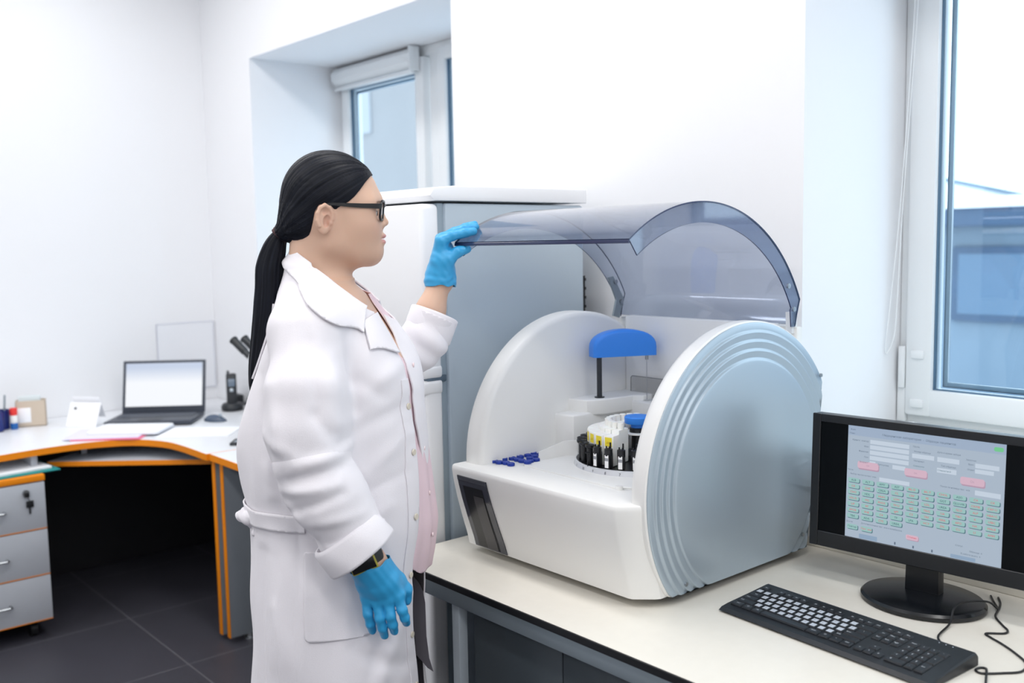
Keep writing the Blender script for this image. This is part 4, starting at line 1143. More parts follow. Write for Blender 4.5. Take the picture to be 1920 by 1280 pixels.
# sample holders round the rim
holder = thing('sample_holder', 'tmp', 'sample holder', (0, 0, 0), 0)
mb = MB(); mb.box(-.0085, .0085, -.0075, .0075, 0, .036, .002); mb.cyl((0, 0, .030), (0, 0, .0455), .0095, n=20); mb.cyl((0, 0, .0455), (0, 0, .047), .0085, .006, n=20); obj('sleeve', mb, M_tube, holder, world=False)
mb = MB()
for y_ in (-.004, .004): mb.cyl((.002, y_, .046), (.002, y_, .052), .0018, n=8)
mb.cyl((-.003, .0035, .046), (-.003, .0035, .060), .0020, n=8); obj('pin', mb, M_tube, holder, world=False)
mb = MB(); mb.box(.0083, .0091, -.0048, .0048, .0025, .032, .0003, 1); st_ = obj('label', mb, M_lab2, holder, world=False)
mb = MB(); mb.box(.0089, .0093, -.0046, .0046, .0185, .0255, .0001, 1); obj('label_band', mb, mat('band_grey', (150, 152, 158), .5), st_, world=False)
plain = thing('sample_tube', 'tmp', 'tube', (0, 0, 0), 0)
mb = MB(); mb.lathe([(.0068, 0), (.0072, .001), (.0072, .036), (.0078, .038), (.0112, .0405), (.0118, .046), (.0105, .0468), (.0085, .0440), (.006, .043)], n=20); obj('tube_body', mb, M_tube, plain, world=False)
hl = {0: 'nearest the round side panel', 1: 'second from the round side panel', 2: 'third from the round side panel', 3: 'furthest left of the four labelled ones'}
for k in range(-2, 4):
    if k in (-1,): continue
    th = 2.5 + 13.4 * k
    h_ = holder if k == 0 else copy_tree(holder)
    h_.location = polar(th, .1355, CZ); h_.rotation_euler = (0, 0, math.atan2(-.744, .668) - math.radians(th))
    tag(h_, 'black pinned sample holder with white label, ' + hl[k] if k in hl else 'black pinned sample holder hidden behind the white side panel rim', 'sample holder', 'labelled sample holders in the carousel')
pl = ['first black tube left of the labelled holders', 'second black tube left of the labelled holders', 'third black tube left of the labelled holders', 'fourth black tube left of the labelled holders', 'fifth black tube left of the labelled holders', 'black tube furthest back at the left of the carousel']
for k in range(6):
    th = 55 + 13.2 * k
    h_ = plain if k == 0 else copy_tree(plain)
    h_.location = polar(th, .1345, CZ)
    tag(h_, pl[k] + ', flared rim', 'tube', 'plain black tubes in the carousel')
mb = MB(); p = polar(50.5, .149, 0); mb.cyl((p.x, p.y, .9775), (p.x, p.y, 1.017), .0011, n=8); mb.cyl((p.x, p.y, 1.016), (p.x, p.y, 1.0185), .0055, n=14)
tag(obj('stirrer_pin', mb, M_tube, base=(p.x, p.y, .977)), 'thin black T shaped pin standing at the carousel rim', 'pin')

# loose blue caps on the deck
M_capb = mat('navy_cap', (24, 58, 158), .42)
mb = MB(); mb.lathe([(.0086, 0), (.0090, .0006), (.0090, .0062), (.0084, .0070), (.0066, .0070), (.0062, .0062), (.002, .0062)], n=28)
for k in range(24):
    a = 2 * PI * k / 24; mb.box(.0087, .0093, -.0004, .0004, .0008, .006, 0, M=Matrix.Rotation(a, 4, 'Z'))
cap0 = obj('blue_cap', mb, M_capb)
caps = [(-1.8235, 1.4985), (-1.8035, 1.4870), (-1.8040, 1.5190), (-1.7850, 1.4880), (-1.7680, 1.4960), (-1.7490, 1.4945), (-1.7950, 1.5390), (-1.7760, 1.5390), (-1.7940, 1.5640), (-1.7570, 1.5370), (-1.7930, 1.5885), (-1.8000, 1.6130), (-1.7735, 1.5930), (-1.7390, 1.5470), (-1.7230, 1.5245), (-1.7420, 1.5700), (-1.7790, 1.6190), (-1.7660, 1.5710)]
pc = ['leftmost cap of the front row', 'second cap of the front row', 'cap sitting alone behind the front row', 'third cap of the front row', 'fourth cap of the front row', 'rightmost cap of the front row', 'left end of the middle cluster', 'second in the middle cluster', 'rear of the middle cluster', 'between the middle cluster and the white fin', 'rear left of the right cluster', 'rearmost cap by the white side wall', 'centre rear of the right cluster', 'centre of the right cluster', 'frontmost cap of the right cluster', 'right of the cluster against the fin', 'rear cap half behind the fin', 'middle of the right cluster behind another']
for k, (x, y) in enumerate(caps):
    c = cap0 if k == 0 else copy_tree(cap0)
    zz = DECK + (.0047 if x > -1.726 and y > 1.512 else .0002)
    c.location = (x, y, zz); tag(c, 'navy blue ridged cap, ' + pc[k], 'stopper', 'loose blue caps on the analyser deck')

# lid
M_lid = mat_clear('smoky_lid', (220, 225, 234), gloss=.10, rough=.04)
M_lide = mat('lid_edge', (50, 60, 92), .15)
LC = (1.645, 1.185); LR = .397; LX0, LX1 = -1.842, -1.288
A0, A1 = math.radians(126.0), math.radians(26.0)
def lp(a, r): return (LC[0] + r * math.cos(a), LC[1] + r * math.sin(a))
path = [lp(A0 + (A1 - A0) * k / 60, LR) for k in range(61)] + [(1.990, 1.325), (1.984, 1.300)]
inner = [lp(A0 + (A1 - A0) * k / 60, LR - .003) for k in range(61)] + [(1.987, 1.326), (1.981, 1.301)]
mb = MB(); n_ = len(path)
for x_ in (LX0, LX1):
    mb.v += [(x_, y, z) for y, z in path] + [(x_, y, z) for y, z in inner]
o1 = 0; i1 = n_; o2 = 2 * n_; i2 = 3 * n_
for k in range(n_ - 1):
    mb.f += [(o1 + k, o1 + k + 1, o2 + k + 1, o2 + k), (i1 + k, i2 + k, i2 + k + 1, i1 + k + 1), (o1 + k, i1 + k, i1 + k + 1, o1 + k + 1), (o2 + k, o2 + k + 1, i2 + k + 1, i2 + k)]; mb.m += [0, 0, 1, 1]
mb.f += [(o1, o2, i2, i1), (o1 + n_ - 1, i1 + n_ - 1, i2 + n_ - 1, o2 + n_ - 1)]; mb.m += [1, 1]
lid = obj('lid', mb, [M_lid, M_lide], an, sharp=40, label='raised curved lid of smoky blue plastic')
# arched end flanges
for nm, xa, xb in (('left', LX0, LX0 + .003), ('right', LX1 - .003, LX1)):
    mb = MB(); N = 60; mb.v = []; P = []
    for k in range(N + 1):
        a = A0 + (A1 - A0) * k / N; w_ = .041 + .004 * math.sin(PI * k / N)
        P.append((lp(a, LR - .003), lp(a, LR - w_)))
    P.append(((1.988, 1.322), (1.962, 1.335))); P.append(((1.982, 1.296), (1.966, 1.296)))
    for x_ in (xa, xb):
        for q in P: mb.v += [(x_, q[0][0], q[0][1]), (x_, q[1][0], q[1][1])]
    n2 = len(P); s_ = 2 * n2
    for k in range(n2 - 1):
        a, b, c, d = 2 * k, 2 * k + 1, 2 * k + 3, 2 * k + 2
        mb.f += [(a, b, c, d), (s_ + a, s_ + d, s_ + c, s_ + b), (b, s_ + b, s_ + c, c), (a, d, s_ + d, s_ + a)]; mb.m += [0, 0, 1, 1]
    mb.f += [(0, s_, s_ + 1, 1), (2 * n2 - 2, 2 * n2 - 1, s_ + 2 * n2 - 1, s_ + 2 * n2 - 2)]; mb.m += [1, 1]
    obj('end_flange', mb, [M_lid, M_lide], lid, sharp=40)
y_, z_ = lp(A0, LR)
mb = MB(); mb.box(LX0, LX1, y_ - .0012, y_ + .003, z_ - .009, z_ - .002, .0008, 1); obj('front_lip', mb, M_lide, lid)
mb = MB(); mb.prism([(1.926, 1.405), (1.944, 1.408), (1.986, 1.345), (1.968, 1.293), (1.944, 1.300), (1.957, 1.343)], LX0 + .004, LX0 + .010, axis=0); obj('hinge_bracket', mb, mat('bracket_grey', (150, 160, 166), .4, metal=.4), lid)
mb = MB(); mb.prism([(1.972, 1.33), (1.990, 1.33), (2.0, 1.28), (1.975, 1.28)], LX1 - .02, LX1 - .004, axis=0); obj('hinge_bracket', mb, mat('bracket_white', (222, 224, 226), .4), lid)
for x_ in (LX0 + .011, LX1):
    for y, z in ((1.952, 1.392), (1.975, 1.337)):
        mb = MB(); mb.cyl((x_, y, z), (x_ + .003, y, z), .006, n=16); mb.cyl((x_ + .003, y, z), (x_ + .0036, y, z), .0025, n=6); obj('screw', mb, M_steel, lid)
# ------------------------------------------------------------------ the woman at the bench
# own frame: x towards where she faces, y towards her left, z up
P0 = (-1.76762, 1.05808, 0.0)
pe = thing('person', 'person in a white lab coat, glasses and blue gloves lifting the smoky lid', 'person', P0, 0.86025867)
INV[pe] = Matrix.Identity(4)

def mat_attr(name, attr, rough, sss=0.0, spec=.4):
    m = bpy.data.materials.new(name); m.use_nodes = True; nt = m.node_tree; b = nt.nodes['Principled BSDF']
    at = nt.nodes.new('ShaderNodeAttribute'); at.attribute_name = attr
    nt.links.new(at.outputs['Color'], b.inputs['Base Color']); b.inputs['Roughness'].default_value = rough
    b.inputs['Specular IOR Level'].default_value = spec
    if sss:
        b.inputs['Subsurface Weight'].default_value = sss; b.inputs['Subsurface Radius'].default_value = (1.0, .42, .26); b.inputs['Subsurface Scale'].default_value = .006
    n = nt.nodes.new('ShaderNodeTexNoise'); n.inputs['Scale'].default_value = 420; n.inputs['Detail'].default_value = 2
    tc = nt.nodes.new('ShaderNodeTexCoord'); nt.links.new(tc.outputs['Object'], n.inputs['Vector'])
    bp = nt.nodes.new('ShaderNodeBump'); bp.inputs['Strength'].default_value = .05; bp.inputs['Distance'].default_value = .001
    nt.links.new(n.outputs['Fac'], bp.inputs['Height']); nt.links.new(bp.outputs['Normal'], b.inputs['Normal'])
    return m
M_skin = mat_attr('skin', 'tone', .48, .18)
M_coat = mat('coat_cotton', (232, 229, 234), .85, bump=.25, bscale=700, sheen=.15)
M_pink = mat('pink_blouse', (228, 204, 212), .75, bump=.15, bscale=600)
M_trou = mat('black_trousers', (26, 26, 30), .8)
M_glove = mat('blue_nitrile', (52, 160, 214), .38, bump=.12, bscale=90)
M_frame = mat('glasses_frame', (14, 15, 18), .3)

# ---- head in its own frame, turned a little away from the camera
HA_ = math.radians(9.0); H0 = np.array([-.02, 0, 0])
ca_, sa_ = math.cos(HA_), math.sin(HA_)
def to_head(P):
    Q = P - H0
    return np.stack([ca_ * Q[:, 0] + sa_ * Q[:, 1], -sa_ * Q[:, 0] + ca_ * Q[:, 1], Q[:, 2]], 1) + H0
def from_head(P):
    Q = np.asarray(P, float) - H0
    return np.stack([ca_ * Q[:, 0] - sa_ * Q[:, 1], sa_ * Q[:, 0] + ca_ * Q[:, 1], Q[:, 2]], 1) + H0
def fh(p): return tuple(from_head(np.array([p]))[0])

cran = s_union([s_ell((-.021, 0, 1.601), (.093, .075, .0905)), s_ell((.010, 0, 1.603), (.0685, .064, .064))], .02)
both = lambda f: [f(-1), f(1)]
skull = [cran, s_ell((.010, 0, 1.545), (.0685, .064, .079)), s_ell((.047, 0, 1.517), (.0345, .037, .033)), s_ell((.058, 0, 1.4885), (.0200, .026, .0180))]
skull += both(lambda s: s_chain([(-.030, s * .050, 1.548), (-.016, s * .045, 1.508), (.030, s * .029, 1.486), (.058, s * .012, 1.484)], [.019, .018, .015, .014], .012))
skull += both(lambda s: s_ell((.046, s * .036, 1.547), (.028, .026, .024)))
skull += both(lambda s: s_rc((.066, s * .010, 1.588), (.058, s * .044, 1.586), .012, .012))
neckp = [s_rc((.030, 0, 1.494), (-.030, 0, 1.446), .017, .032), s_rc((-.040, 0, 1.50), (-.056, 0, 1.37), .045, .056), s_rc((-.055, 0, 1.53), (-.06, 0, 1.40), .046, .052)]
skull += both(lambda s: s_ell((.026, s * .026, 1.521), (.036, .027, .032)))
face = s_union([s_union(skull, .030), s_union(neckp, .03)], .030)
nose = s_union([s_chain([(.0755, 0, 1.583), (.0845, 0, 1.562), (.0915, 0, 1.5495)], [.0060, .0068, .0078], .004)] + both(lambda s: s_ell((.0825, s * .0095, 1.5445), (.0092, .0064, .0064))) + [s_rc((.084, 0, 1.5435), (.080, 0, 1.538), .005, .005)], .007)
lips = s_union([s_ell((.0830, 0, 1.5215), (.0105, .0215, .0058)), s_ell((.0820, 0, 1.5085), (.0105, .0190, .0064))], .002)
face = s_union([face, nose], .009); face = s_union([face, lips], .006)
face = s_sub(face, s_ell((.0900, 0, 1.5150), (.0130, .0230, .0007)), .0018)
for s in (-1, 1):
    face = s_sub(face, s_ell((.0870, s * .0305, 1.5685), (.0175, .0165, .0100)), .012)
    face = s_union([face, s_ell((.0645, s * .0300, 1.5700), (.0130, .0150, .0125))], .005)
    face = s_sub(face, s_ell((.0800, s * .0300, 1.5670), (.0125, .0130, .0036)), .002)
    face = s_sub(face, s_ell((.0855, s * .0078, 1.5385), (.0050, .0034, .0026)), .0015)
    face = s_sub(face, s_rc((.0755, s * .0180, 1.5500), (.0790, s * .0175, 1.5410), .0022, .0018), .005)
def ear(s):
    R = rotm(0, math.radians(10), s * math.radians(-24))
    c = np.array([-.030, s * .0800, 1.556])
    base = s_ell(c, (.0185, .0060, .0290), R)
    pts = [(-.013, 0, .004), (-.015, 0, .016), (-.008, 0, .0245), (.003, 0, .026), (.012, 0, .021), (.0155, 0, .010)]
    loop = [(.0150, .002), (.0135, .014), (.006, .0235), (-.004, .0262), (-.0125, .020), (-.0165, .008), (-.0155, -.006), (-.0105, -.016)]
    hl = s_chain([c + R @ np.array((x, s * .0045, z)) for x, z in loop], [.0034, .0038, .0040, .0042, .0042, .0040, .0038, .0036], .0015)
    f = s_union([base, hl, s_ell(c + R @ np.array((.002, 0, -.022)), (.0080, .0050, .0085), R)], .004)
    f = s_sub(f, s_ell(c + R @ np.array((.004, s * .0075, -.004)), (.0078, .0095, .0130), R), .0015)
    f = s_sub(f, s_ell(c + R @ np.array((-.003, s * .0075, .0135)), (.0085, .0062, .0075), R), .0015)
    f = s_union([f, s_ell(c + R @ np.array((.0125, s * .003, -.006)), (.0040, .0040, .0055), R)], .003)
    return f
face = s_union([face, ear(-1), ear(1)], .006)
head = lambda P: face(to_head(P))

# ---- lab coat volume
rows = [(1.455, -.100, .030, .075), (1.43, -.106, .040, .105), (1.40, -.122, .058, .140), (1.36, -.140, .084, .172), (1.30, -.166, .126, .186), (1.255, -.182, .151, .189), (1.21, -.197, .163, .190),
        (1.15, -.209, .166, .190), (1.08, -.217, .166, .188), (1.02, -.215, .165, .186), (.96, -.203, .163, .186), (.92, -.203, .162, .190), (.86, -.206, .158, .197), (.80, -.209, .154, .203), (.70, -.213, .151, .210), (.56, -.217, .151, .217), (.40, -.222, .153, .222)]
torso = s_loft(rows, 2.35)
collar_v = s_union([s_rc((-.036, 0, 1.50), (-.046, 0, 1.40), .060, .072)], 0)
shoul = s_union([s_chain([(-.055, s * .06, 1.395), (-.040, s * .165, 1.338)], [.048, .062], .02) for s in (-1, 1)], 0)
RA = [(-.036, -.185, 1.335), (-.036, -.222, 1.235), (-.034, -.238, 1.165), (-.026, -.244, 1.105)]
armR = s_chain(RA, [.066, .074, .0745, .073], .02)
LA = [(-.035, .175, 1.335), (.025, .220, 1.265), (.085, .238, 1.225)]
armL = s_chain(LA, [.064, .064, .060], .02)
coat_a = s_union([torso, shoul, collar_v], .05); coat_a = s_union([coat_a, armR, armL], .035)
RF = [(-.026, -.246, 1.105), (.000, -.248, 1.035), (.046, -.242, .950), (.075, -.238, .905)]
foreR = s_chain(RF, [.0735, .0685, .0610, .0600], .02)
LF = [(.085, .240, 1.225), (.140, .249, 1.272), (.172, .262, 1.340), (.180, .266, 1.37)]
foreL = s_chain(LF, [.0600, .0560, .0500, .050], .02)

# creases: (x1, z1, x2, z2, width, height)
CR_S = [(.041, 1.127, -.035, 1.113, .012, .006), (.035, 1.102, -.057, 1.083, .010, -.006), (.029, 1.073, -.078, 1.058, .011, .006), (.038, 1.056, -.059, 1.021, .009, -.005), (.072, 1.014, -.019, 1.000, .011, .004), (-.098, 1.063, -.020, .974, .012, .005), (-.089, 1.022, -.021, .948, .009, -.004), (.02, 1.30, .035, 1.18, .014, .004), (-.09, 1.25, -.06, 1.12, .016, .004), (-.02, 1.33, .00, 1.20, .012, -.003), (.035, 1.145, -.005, 1.20, .012, -.005), (-.10, 1.16, -.04, 1.13, .012, .004), (.09, .985, .01, .96, .010, -.004)]
CR_T = [(.036, 1.330, .046, 1.190, .013, -.008), (.069, 1.223, .127, 1.264, .016, .004), (.046, 1.150, .151, 1.190, .016, -.004), (.129, .793, .060, .617, .020, .007), (.100, .760, .035, .60, .016, -.005), (.064, 1.064, .139, 1.127, .016, .004), (-.039, .829, -.004, .629, .020, .005), (-.120, .939, -.111, .631, .022, .006), (-.126, 1.153, -.116, 1.025, .016, .005), (-.150, 1.25, -.13, 1.10, .016, -.004), (-.071, .953, -.072, .45, .004, -.003), (.02, .95, .10, .99, .014, .004), (-.15, .90, -.16, .55, .014, -.005), (.05, 1.02, .13, 1.05, .012, -.003), (-.02, .58, .08, .52, .02, .004), (.00, 1.28, .10, 1.21, .014, -.004), (-.05, 1.00, .04, .90, .016, -.004), (.03, .72, .12, .66, .014, -.005), (-.12, .80, -.06, .62, .016, .004)]
rs_ = np.random.RandomState(5)
NZ = [(rs_.normal(size=3) * f, rs_.uniform(0, 6.28), a) for f, a in [(14, .0022)] * 5 + [(28, .0012)] * 6 + [(55, .0005)] * 6]
def crease(P, L):
    d = np.zeros(len(P))
    for x1, z1, x2, z2, w_, h_ in L:
        a = np.array([x1, z1]); e = np.array([x2 - x1, z2 - z1]); q = P[:, [0, 2]] - a
        t = np.clip((q @ e) / (e @ e), 0, 1); dd = np.sqrt(((q - t[:, None] * e) ** 2).sum(1))
        d += h_ * np.exp(-(dd / w_) ** 2) * (.35 + .65 * np.sin(np.pi * np.clip(t, .12, .88)))
    return d
def fabric_noise(P):
    d = np.zeros(len(P))
    for k, ph, a in NZ: d += a * np.sin(P @ (k * np.array([1.2, 1.2, .6])) + ph)
    return d
def wrinkle(P, N):
    near = np.clip((-P[:, 1] - .02) / .05, 0, 1)
    arm = np.clip((-P[:, 1] - .185) / .03, 0, 1) * (P[:, 0] < .10)
    d = fabric_noise(P) + 1.25 * crease(P, CR_S) * arm + 1.3 * crease(P, CR_T) * near * (1 - arm)
    # elbow crook of the raised arm and drag lines under it
    far = (P[:, 1] > .15)
    d += far * .004 * np.sin(P[:, 0] * 70 + P[:, 2] * 90) * np.exp(-((P[:, 2] - 1.25) / .06) ** 2)
    return d

# ---- hands
def hand_sdf(wrist, palm, fingers, thumb, k=.016):
    parts = [s_union([s_rc(wrist[0], palm_k, wrist[1], r) for palm_k, r in palm], k)]
    f = parts[0]
    fs = [s_chain([p for p, _ in c], [r for _, r in c], .004) for c in fingers]
    g = fs[0]
    for q in fs[1:]: g = smin_f(g, q, .0015)
    f = s_union([f, g], .007)
    return s_union([f, s_chain([p for p, _ in thumb], [r for _, r in thumb], .006)], .014)
def smin_f(a, b, k): return lambda P: smin(a(P), b(P), k)
Lw = ((.184, .281, 1.418), .0260)
Lp = [((.190, .259, 1.508), .0135), ((.189, .281, 1.512), .0140), ((.188, .302, 1.509), .0135), ((.186, .320, 1.500), .0125), ((.186, .262, 1.46), .019), ((.186, .302, 1.46), .018), ((.201, .290, 1.492), .0135)]
Lf = [[((.190, .259, 1.510), .0122), ((.216, .262, 1.5215), .0108), ((.245, .266, 1.5275), .0098), ((.265, .270, 1.5305), .0084)],
      [((.189, .281, 1.514), .0122), ((.219, .284, 1.529), .0108), ((.248, .288, 1.538), .0096), ((.269, .291, 1.541), .0082)],
      [((.188, .303, 1.511), .0118), ((.217, .306, 1.529), .0104), ((.246, .309, 1.541), .0092), ((.266, .311, 1.547), .0080)],
      [((.186, .321, 1.502), .0108), ((.210, .325, 1.521), .0095), ((.233, .328, 1.531), .0086), ((.250, .329, 1.535), .0076)]]
Lt = [((.192, .266, 1.440), .0170), ((.206, .259, 1.466), .0135), ((.228, .261, 1.4835), .0112), ((.249, .267, 1.4895), .0090)]
handL = hand_sdf(Lw, Lp, Lf, Lt)
def rz(p): return (p[0] + .0015, p[1], 1.5 + (p[2] - 1.5) * .993)
Rw = (rz((.070, -.228, .900)), .0270)
Rp = [(rz(p), r) for p, r in [((.0635, -.222, .829), .0118), ((.0840, -.226, .826), .0125), ((.1050, -.227, .828), .0125), ((.1240, -.224, .834), .0120), ((.062, -.224, .86), .017), ((.108, -.224, .865), .018), ((.086, -.230, .855), .018)]]
Rf = [[(rz(p), r) for p, r in c] for c in [
      [((.0620, -.222, .826), .0092), ((.0645, -.226, .796), .0082), ((.0680, -.220, .774), .0076), ((.0700, -.211, .757), .0066)],
      [((.0835, -.226, .822), .0098), ((.0880, -.231, .790), .0086), ((.0915, -.225, .767), .0080), ((.0935, -.216, .749), .0070)],
      [((.1045, -.227, .822), .0098), ((.1085, -.232, .794), .0086), ((.1115, -.227, .774), .0080), ((.1130, -.218, .758), .0070)],
      [((.1235, -.224, .830), .0096), ((.1305, -.229, .804), .0086), ((.1345, -.224, .786), .0080), ((.1360, -.214, .773), .0070)]]]
Rt = [(rz(p), r) for p, r in [((.098, -.212, .880), .0160), ((.121, -.202, .855), .0130), ((.1345, -.196, .832), .0112), ((.1350, -.192, .810), .0092)]]
handR = hand_sdf(Rw, Rp, Rf, Rt)

# ---- body: one continuous surface from head to shoes
inner = s_loft([(z, b + .022, f - (.010 if z > 1.22 else .03) - (.012 if z > 1.42 else 0), max(w_ - .028 - (.018 if z > 1.42 else 0), .05)) for z, b, f, w_ in rows if .80 < z < 1.44] + [(.80, -.17, .11, .165)], 2.2)
armsB = s_union([s_chain(RA, [.040, .046, .043, .040], .02), s_chain([RF[0], RF[1], (.046, -.240, .95), Rw[0]], [.040, .038, .031, .025], .02),
                 s_chain(LA, [.042, .044, .040], .02), s_chain([LF[0], (.128, .246, 1.275), (.160, .262, 1.345), Lw[0]], [.040, .037, .0325, .0250], .02)], .01)
legs = s_union([s_chain([(-.02, s * .085, .86), (.02, s * .105, .50), (-.005, s * .105, .10), (-.01, s * .105, .06)], [.075, .062, .042, .04], .03) for s in (-1, 1)], .01)
feet = s_union([s_chain([(-.03, s * .105, .045), (.11, s * .115, .032), (.16, s * .118, .026)], [.036, .034, .024], .02) for s in (-1, 1)], 0)
def body_f(P):
    low = np.full(len(P), 9.0); out = np.empty(len(P))
    t = s_union([inner, armsB, legs, feet], .03)(P)
    t = smin(t, np.minimum(handL(P) + .003, handR(P) + .003), .008)
    m = P[:, 2] > 1.30; h = np.full(len(P), 9.0)
    if m.any(): h[m] = head(P[m])
    return np.where(m, smin(t, h, .028), t)
ax = axis([(-.26, -.132, .009), (-.132, -.058, .0026), (-.058, -.004, .0014), (-.004, .064, .0024), (.064, .106, .0014), (.106, .30, .006)])
ay = axis([(-.31, -.092, .008), (-.092, -.058, .0015), (-.058, .058, .0023), (.058, .092, .0015), (.092, .36, .006)])
az = axis([(-.02, 1.10, .011), (1.10, 1.395, .007), (1.395, 1.494, .0026), (1.494, 1.60, .0015), (1.60, 1.71, .0026)])
bv, bq = nets(body_f, ax, ay, az, stride=4, band=1.6)
m = bv[:, 2] > 1.36
bv[m] = project(body_f, bv[m], 2)
body = mobj('body', bv, bq, M_skin, pe)
# skin tones: lips, brows, warmer cheeks and ears
Q = to_head(bv); col = np.tile(np.array([lin(210), lin(174), lin(152), 1.0]), (len(bv), 1))
def paint(w_, rgb):
    c = np.array([lin(k) for k in rgb]); col[:, :3] = col[:, :3] * (1 - w_[:, None]) + c * w_[:, None]
up = Q[:, 2] > 1.40
cheek = np.exp(-(((Q[:, 0] - .06) / .022) ** 2 + ((np.abs(Q[:, 1]) - .042) / .02) ** 2 + ((Q[:, 2] - 1.538) / .02) ** 2)); paint(cheek * .45 * up, (208, 158, 142))
eart = np.exp(-(((Q[:, 0] + .03) / .02) ** 2 + ((np.abs(Q[:, 1]) - .078) / .008) ** 2 + ((Q[:, 2] - 1.556) / .03) ** 2)); paint(eart * .55 * up, (204, 154, 138))
lp_ = np.exp(-((Q[:, 1] / .0215) ** 4)) * ((np.abs(Q[:, 2] - 1.5152) < .0105) & (Q[:, 0] > .074)); lp_ = lp_ * np.clip((.0105 - np.abs(Q[:, 2] - 1.5152)) / .003, 0, 1); paint(lp_ * .85, (202, 128, 134))
br_ = (np.abs(Q[:, 1]) > .010) & (np.abs(Q[:, 1]) < .050) & (Q[:, 0] > .045)
bz_ = 1.5905 - 6.0 * (np.abs(Q[:, 1]) - .028) ** 2
paint(br_ * np.exp(-((Q[:, 2] - bz_) / .0028) ** 2) * .75, (84, 66, 62))
ly_ = (np.abs(np.abs(Q[:, 1]) - .030) < .014) & (Q[:, 0] > .055); paint(ly_ * np.exp(-((Q[:, 2] - 1.5705) / .0012) ** 2) * .8, (46, 36, 36))
shoe = bv[:, 2] < .085; paint(shoe * 1.0, (40, 40, 44))
ca = body.data.color_attributes.new('tone', 'FLOAT_COLOR', 'POINT'); ca.data.foreach_set('color', col.ravel())
for s in (-1, 1):
    mb = MB(); c = fh((.0648, s * .0300, 1.5675)); bm = bmesh.new(); bmesh.ops.create_uvsphere(bm, u_segments=20, v_segments=14, radius=.0118); mb.bm(bm, 0, Matrix.Translation(c)); e_ = obj('eye', mb, mat('eye_white', (238, 236, 232), .15), pe)
    mb = MB(); c1 = Vector(fh((.0740, s * .0300, 1.5675))); c2 = Vector(fh((.0768, s * .0300, 1.5675))); mb.cyl(c1, c2, .0058, .0050, 18); obj('iris', mb, mat('iris_brown', (48, 30, 22), .1), e_)

# ---- hair: smooth cap combed back to a low ponytail
TIE = np.array([-.117, 0, 1.533])
hair_h = s_union([s_ell((-.0215, 0, 1.602), (.0975, .0800, .0965)), s_ell((.010, 0, 1.606), (.0720, .0685, .0665)), s_ell((-.056, 0, 1.550), (.060, .0640, .058))], .022)
hair_h = s_union([hair_h, s_rc((-.088, 0, 1.556), (-.1155, 0, 1.5345), .038, .0165)], .03)
hax = np.array([.035, 0, 1.63]) - TIE; hax /= np.linalg.norm(hax); hup = np.cross(hax, [0, 1, 0]); hup /= np.linalg.norm(hup)
def strand(Q):
    d = Q - TIE; return np.arctan2(d[:, 1], d @ hup)
hv, hq = nets(hair_h, axis([(-.15, .10, .0030)]), axis([(-.095, .095, .0030)]), axis([(1.47, 1.72, .0030)]), stride=4)
hv = project(hair_h, hv, 2)
line = [(-.20, 1.76), (.10, 1.76), (.095, 1.655), (.0700, 1.6475), (.0560, 1.6310), (.0430, 1.6130), (.0320, 1.6000), (.0200, 1.5895), (.0050, 1.5815), (-.0040, 1.5760), (-.0090, 1.5640), (-.0140, 1.5600), (-.0180, 1.5720), (-.0250, 1.5860), (-.0400, 1.5840), (-.0490, 1.5700), (-.0530, 1.5500), (-.0580, 1.5320), (-.0660, 1.5150), (-.0740, 1.4900), (-.0760, 1.4700), (-.20, 1.4700)]
hsd = poly_sd(line)
hv, hq = clip(hv, hq, lambda P: hsd(P[:, [0, 2]]))
N = normals(hair_h, hv); ps = strand(hv)
edge = np.clip(-hsd(hv[:, [0, 2]]) / .018, 0, 1)
gro = (np.sin(ps * 61 + 3 * np.sin(ps * 9)) + .7 * np.sin(ps * 113 + 1)) * .00055 + .0006 * np.sin(ps * 17 + 1.3)
hv = hv + N * ((gro - .0010) * edge - .0022 * (1 - edge))[:, None]
def mat_hair():
    m = bpy.data.materials.new('black_hair'); m.use_nodes = True; nt = m.node_tree; b = nt.nodes['Principled BSDF']
    at = nt.nodes.new('ShaderNodeAttribute'); at.attribute_name = 'strand'
    mp = nt.nodes.new('ShaderNodeMapping'); mp.inputs['Scale'].default_value = (1, 1, 1); nt.links.new(at.outputs['Vector'], mp.inputs['Vector'])
    n = nt.nodes.new('ShaderNodeTexNoise'); n.inputs['Scale'].default_value = 1.0; n.inputs['Detail'].default_value = 6; nt.links.new(mp.outputs['Vector'], n.inputs['Vector'])
    r = nt.nodes.new('ShaderNodeValToRGB'); r.color_ramp.elements[0].position = .35; r.color_ramp.elements[0].color = rgba((6, 8, 15)); r.color_ramp.elements[1].position = .75; r.color_ramp.elements[1].color = rgba((26, 30, 42))
    nt.links.new(n.outputs['Fac'], r.inputs['Fac']); nt.links.new(r.outputs['Color'], b.inputs['Base Color'])
    b.inputs['Roughness'].default_value = .52; b.inputs['Specular IOR Level'].default_value = .17
    bp = nt.nodes.new('ShaderNodeBump'); bp.inputs['Strength'].default_value = .5; bp.inputs['Distance'].default_value = .0008
    nt.links.new(n.outputs['Fac'], bp.inputs['Height']); nt.links.new(bp.outputs['Normal'], b.inputs['Normal'])
    return m
M_hair = mat_hair()
def set_strand(o, uvw):
    a = o.data.attributes.new('strand', 'FLOAT_VECTOR', 'POINT'); a.data.foreach_set('vector', np.asarray(uvw, float).ravel())
hair = mobj('hair', from_head(hv), hq, M_hair, pe, solid=.004, offset=-1)
dist = np.sqrt(((hv - TIE) ** 2).sum(1)); set_strand(hair, np.stack([np.cos(ps) * 48, np.sin(ps) * 48, dist * 7], 1))
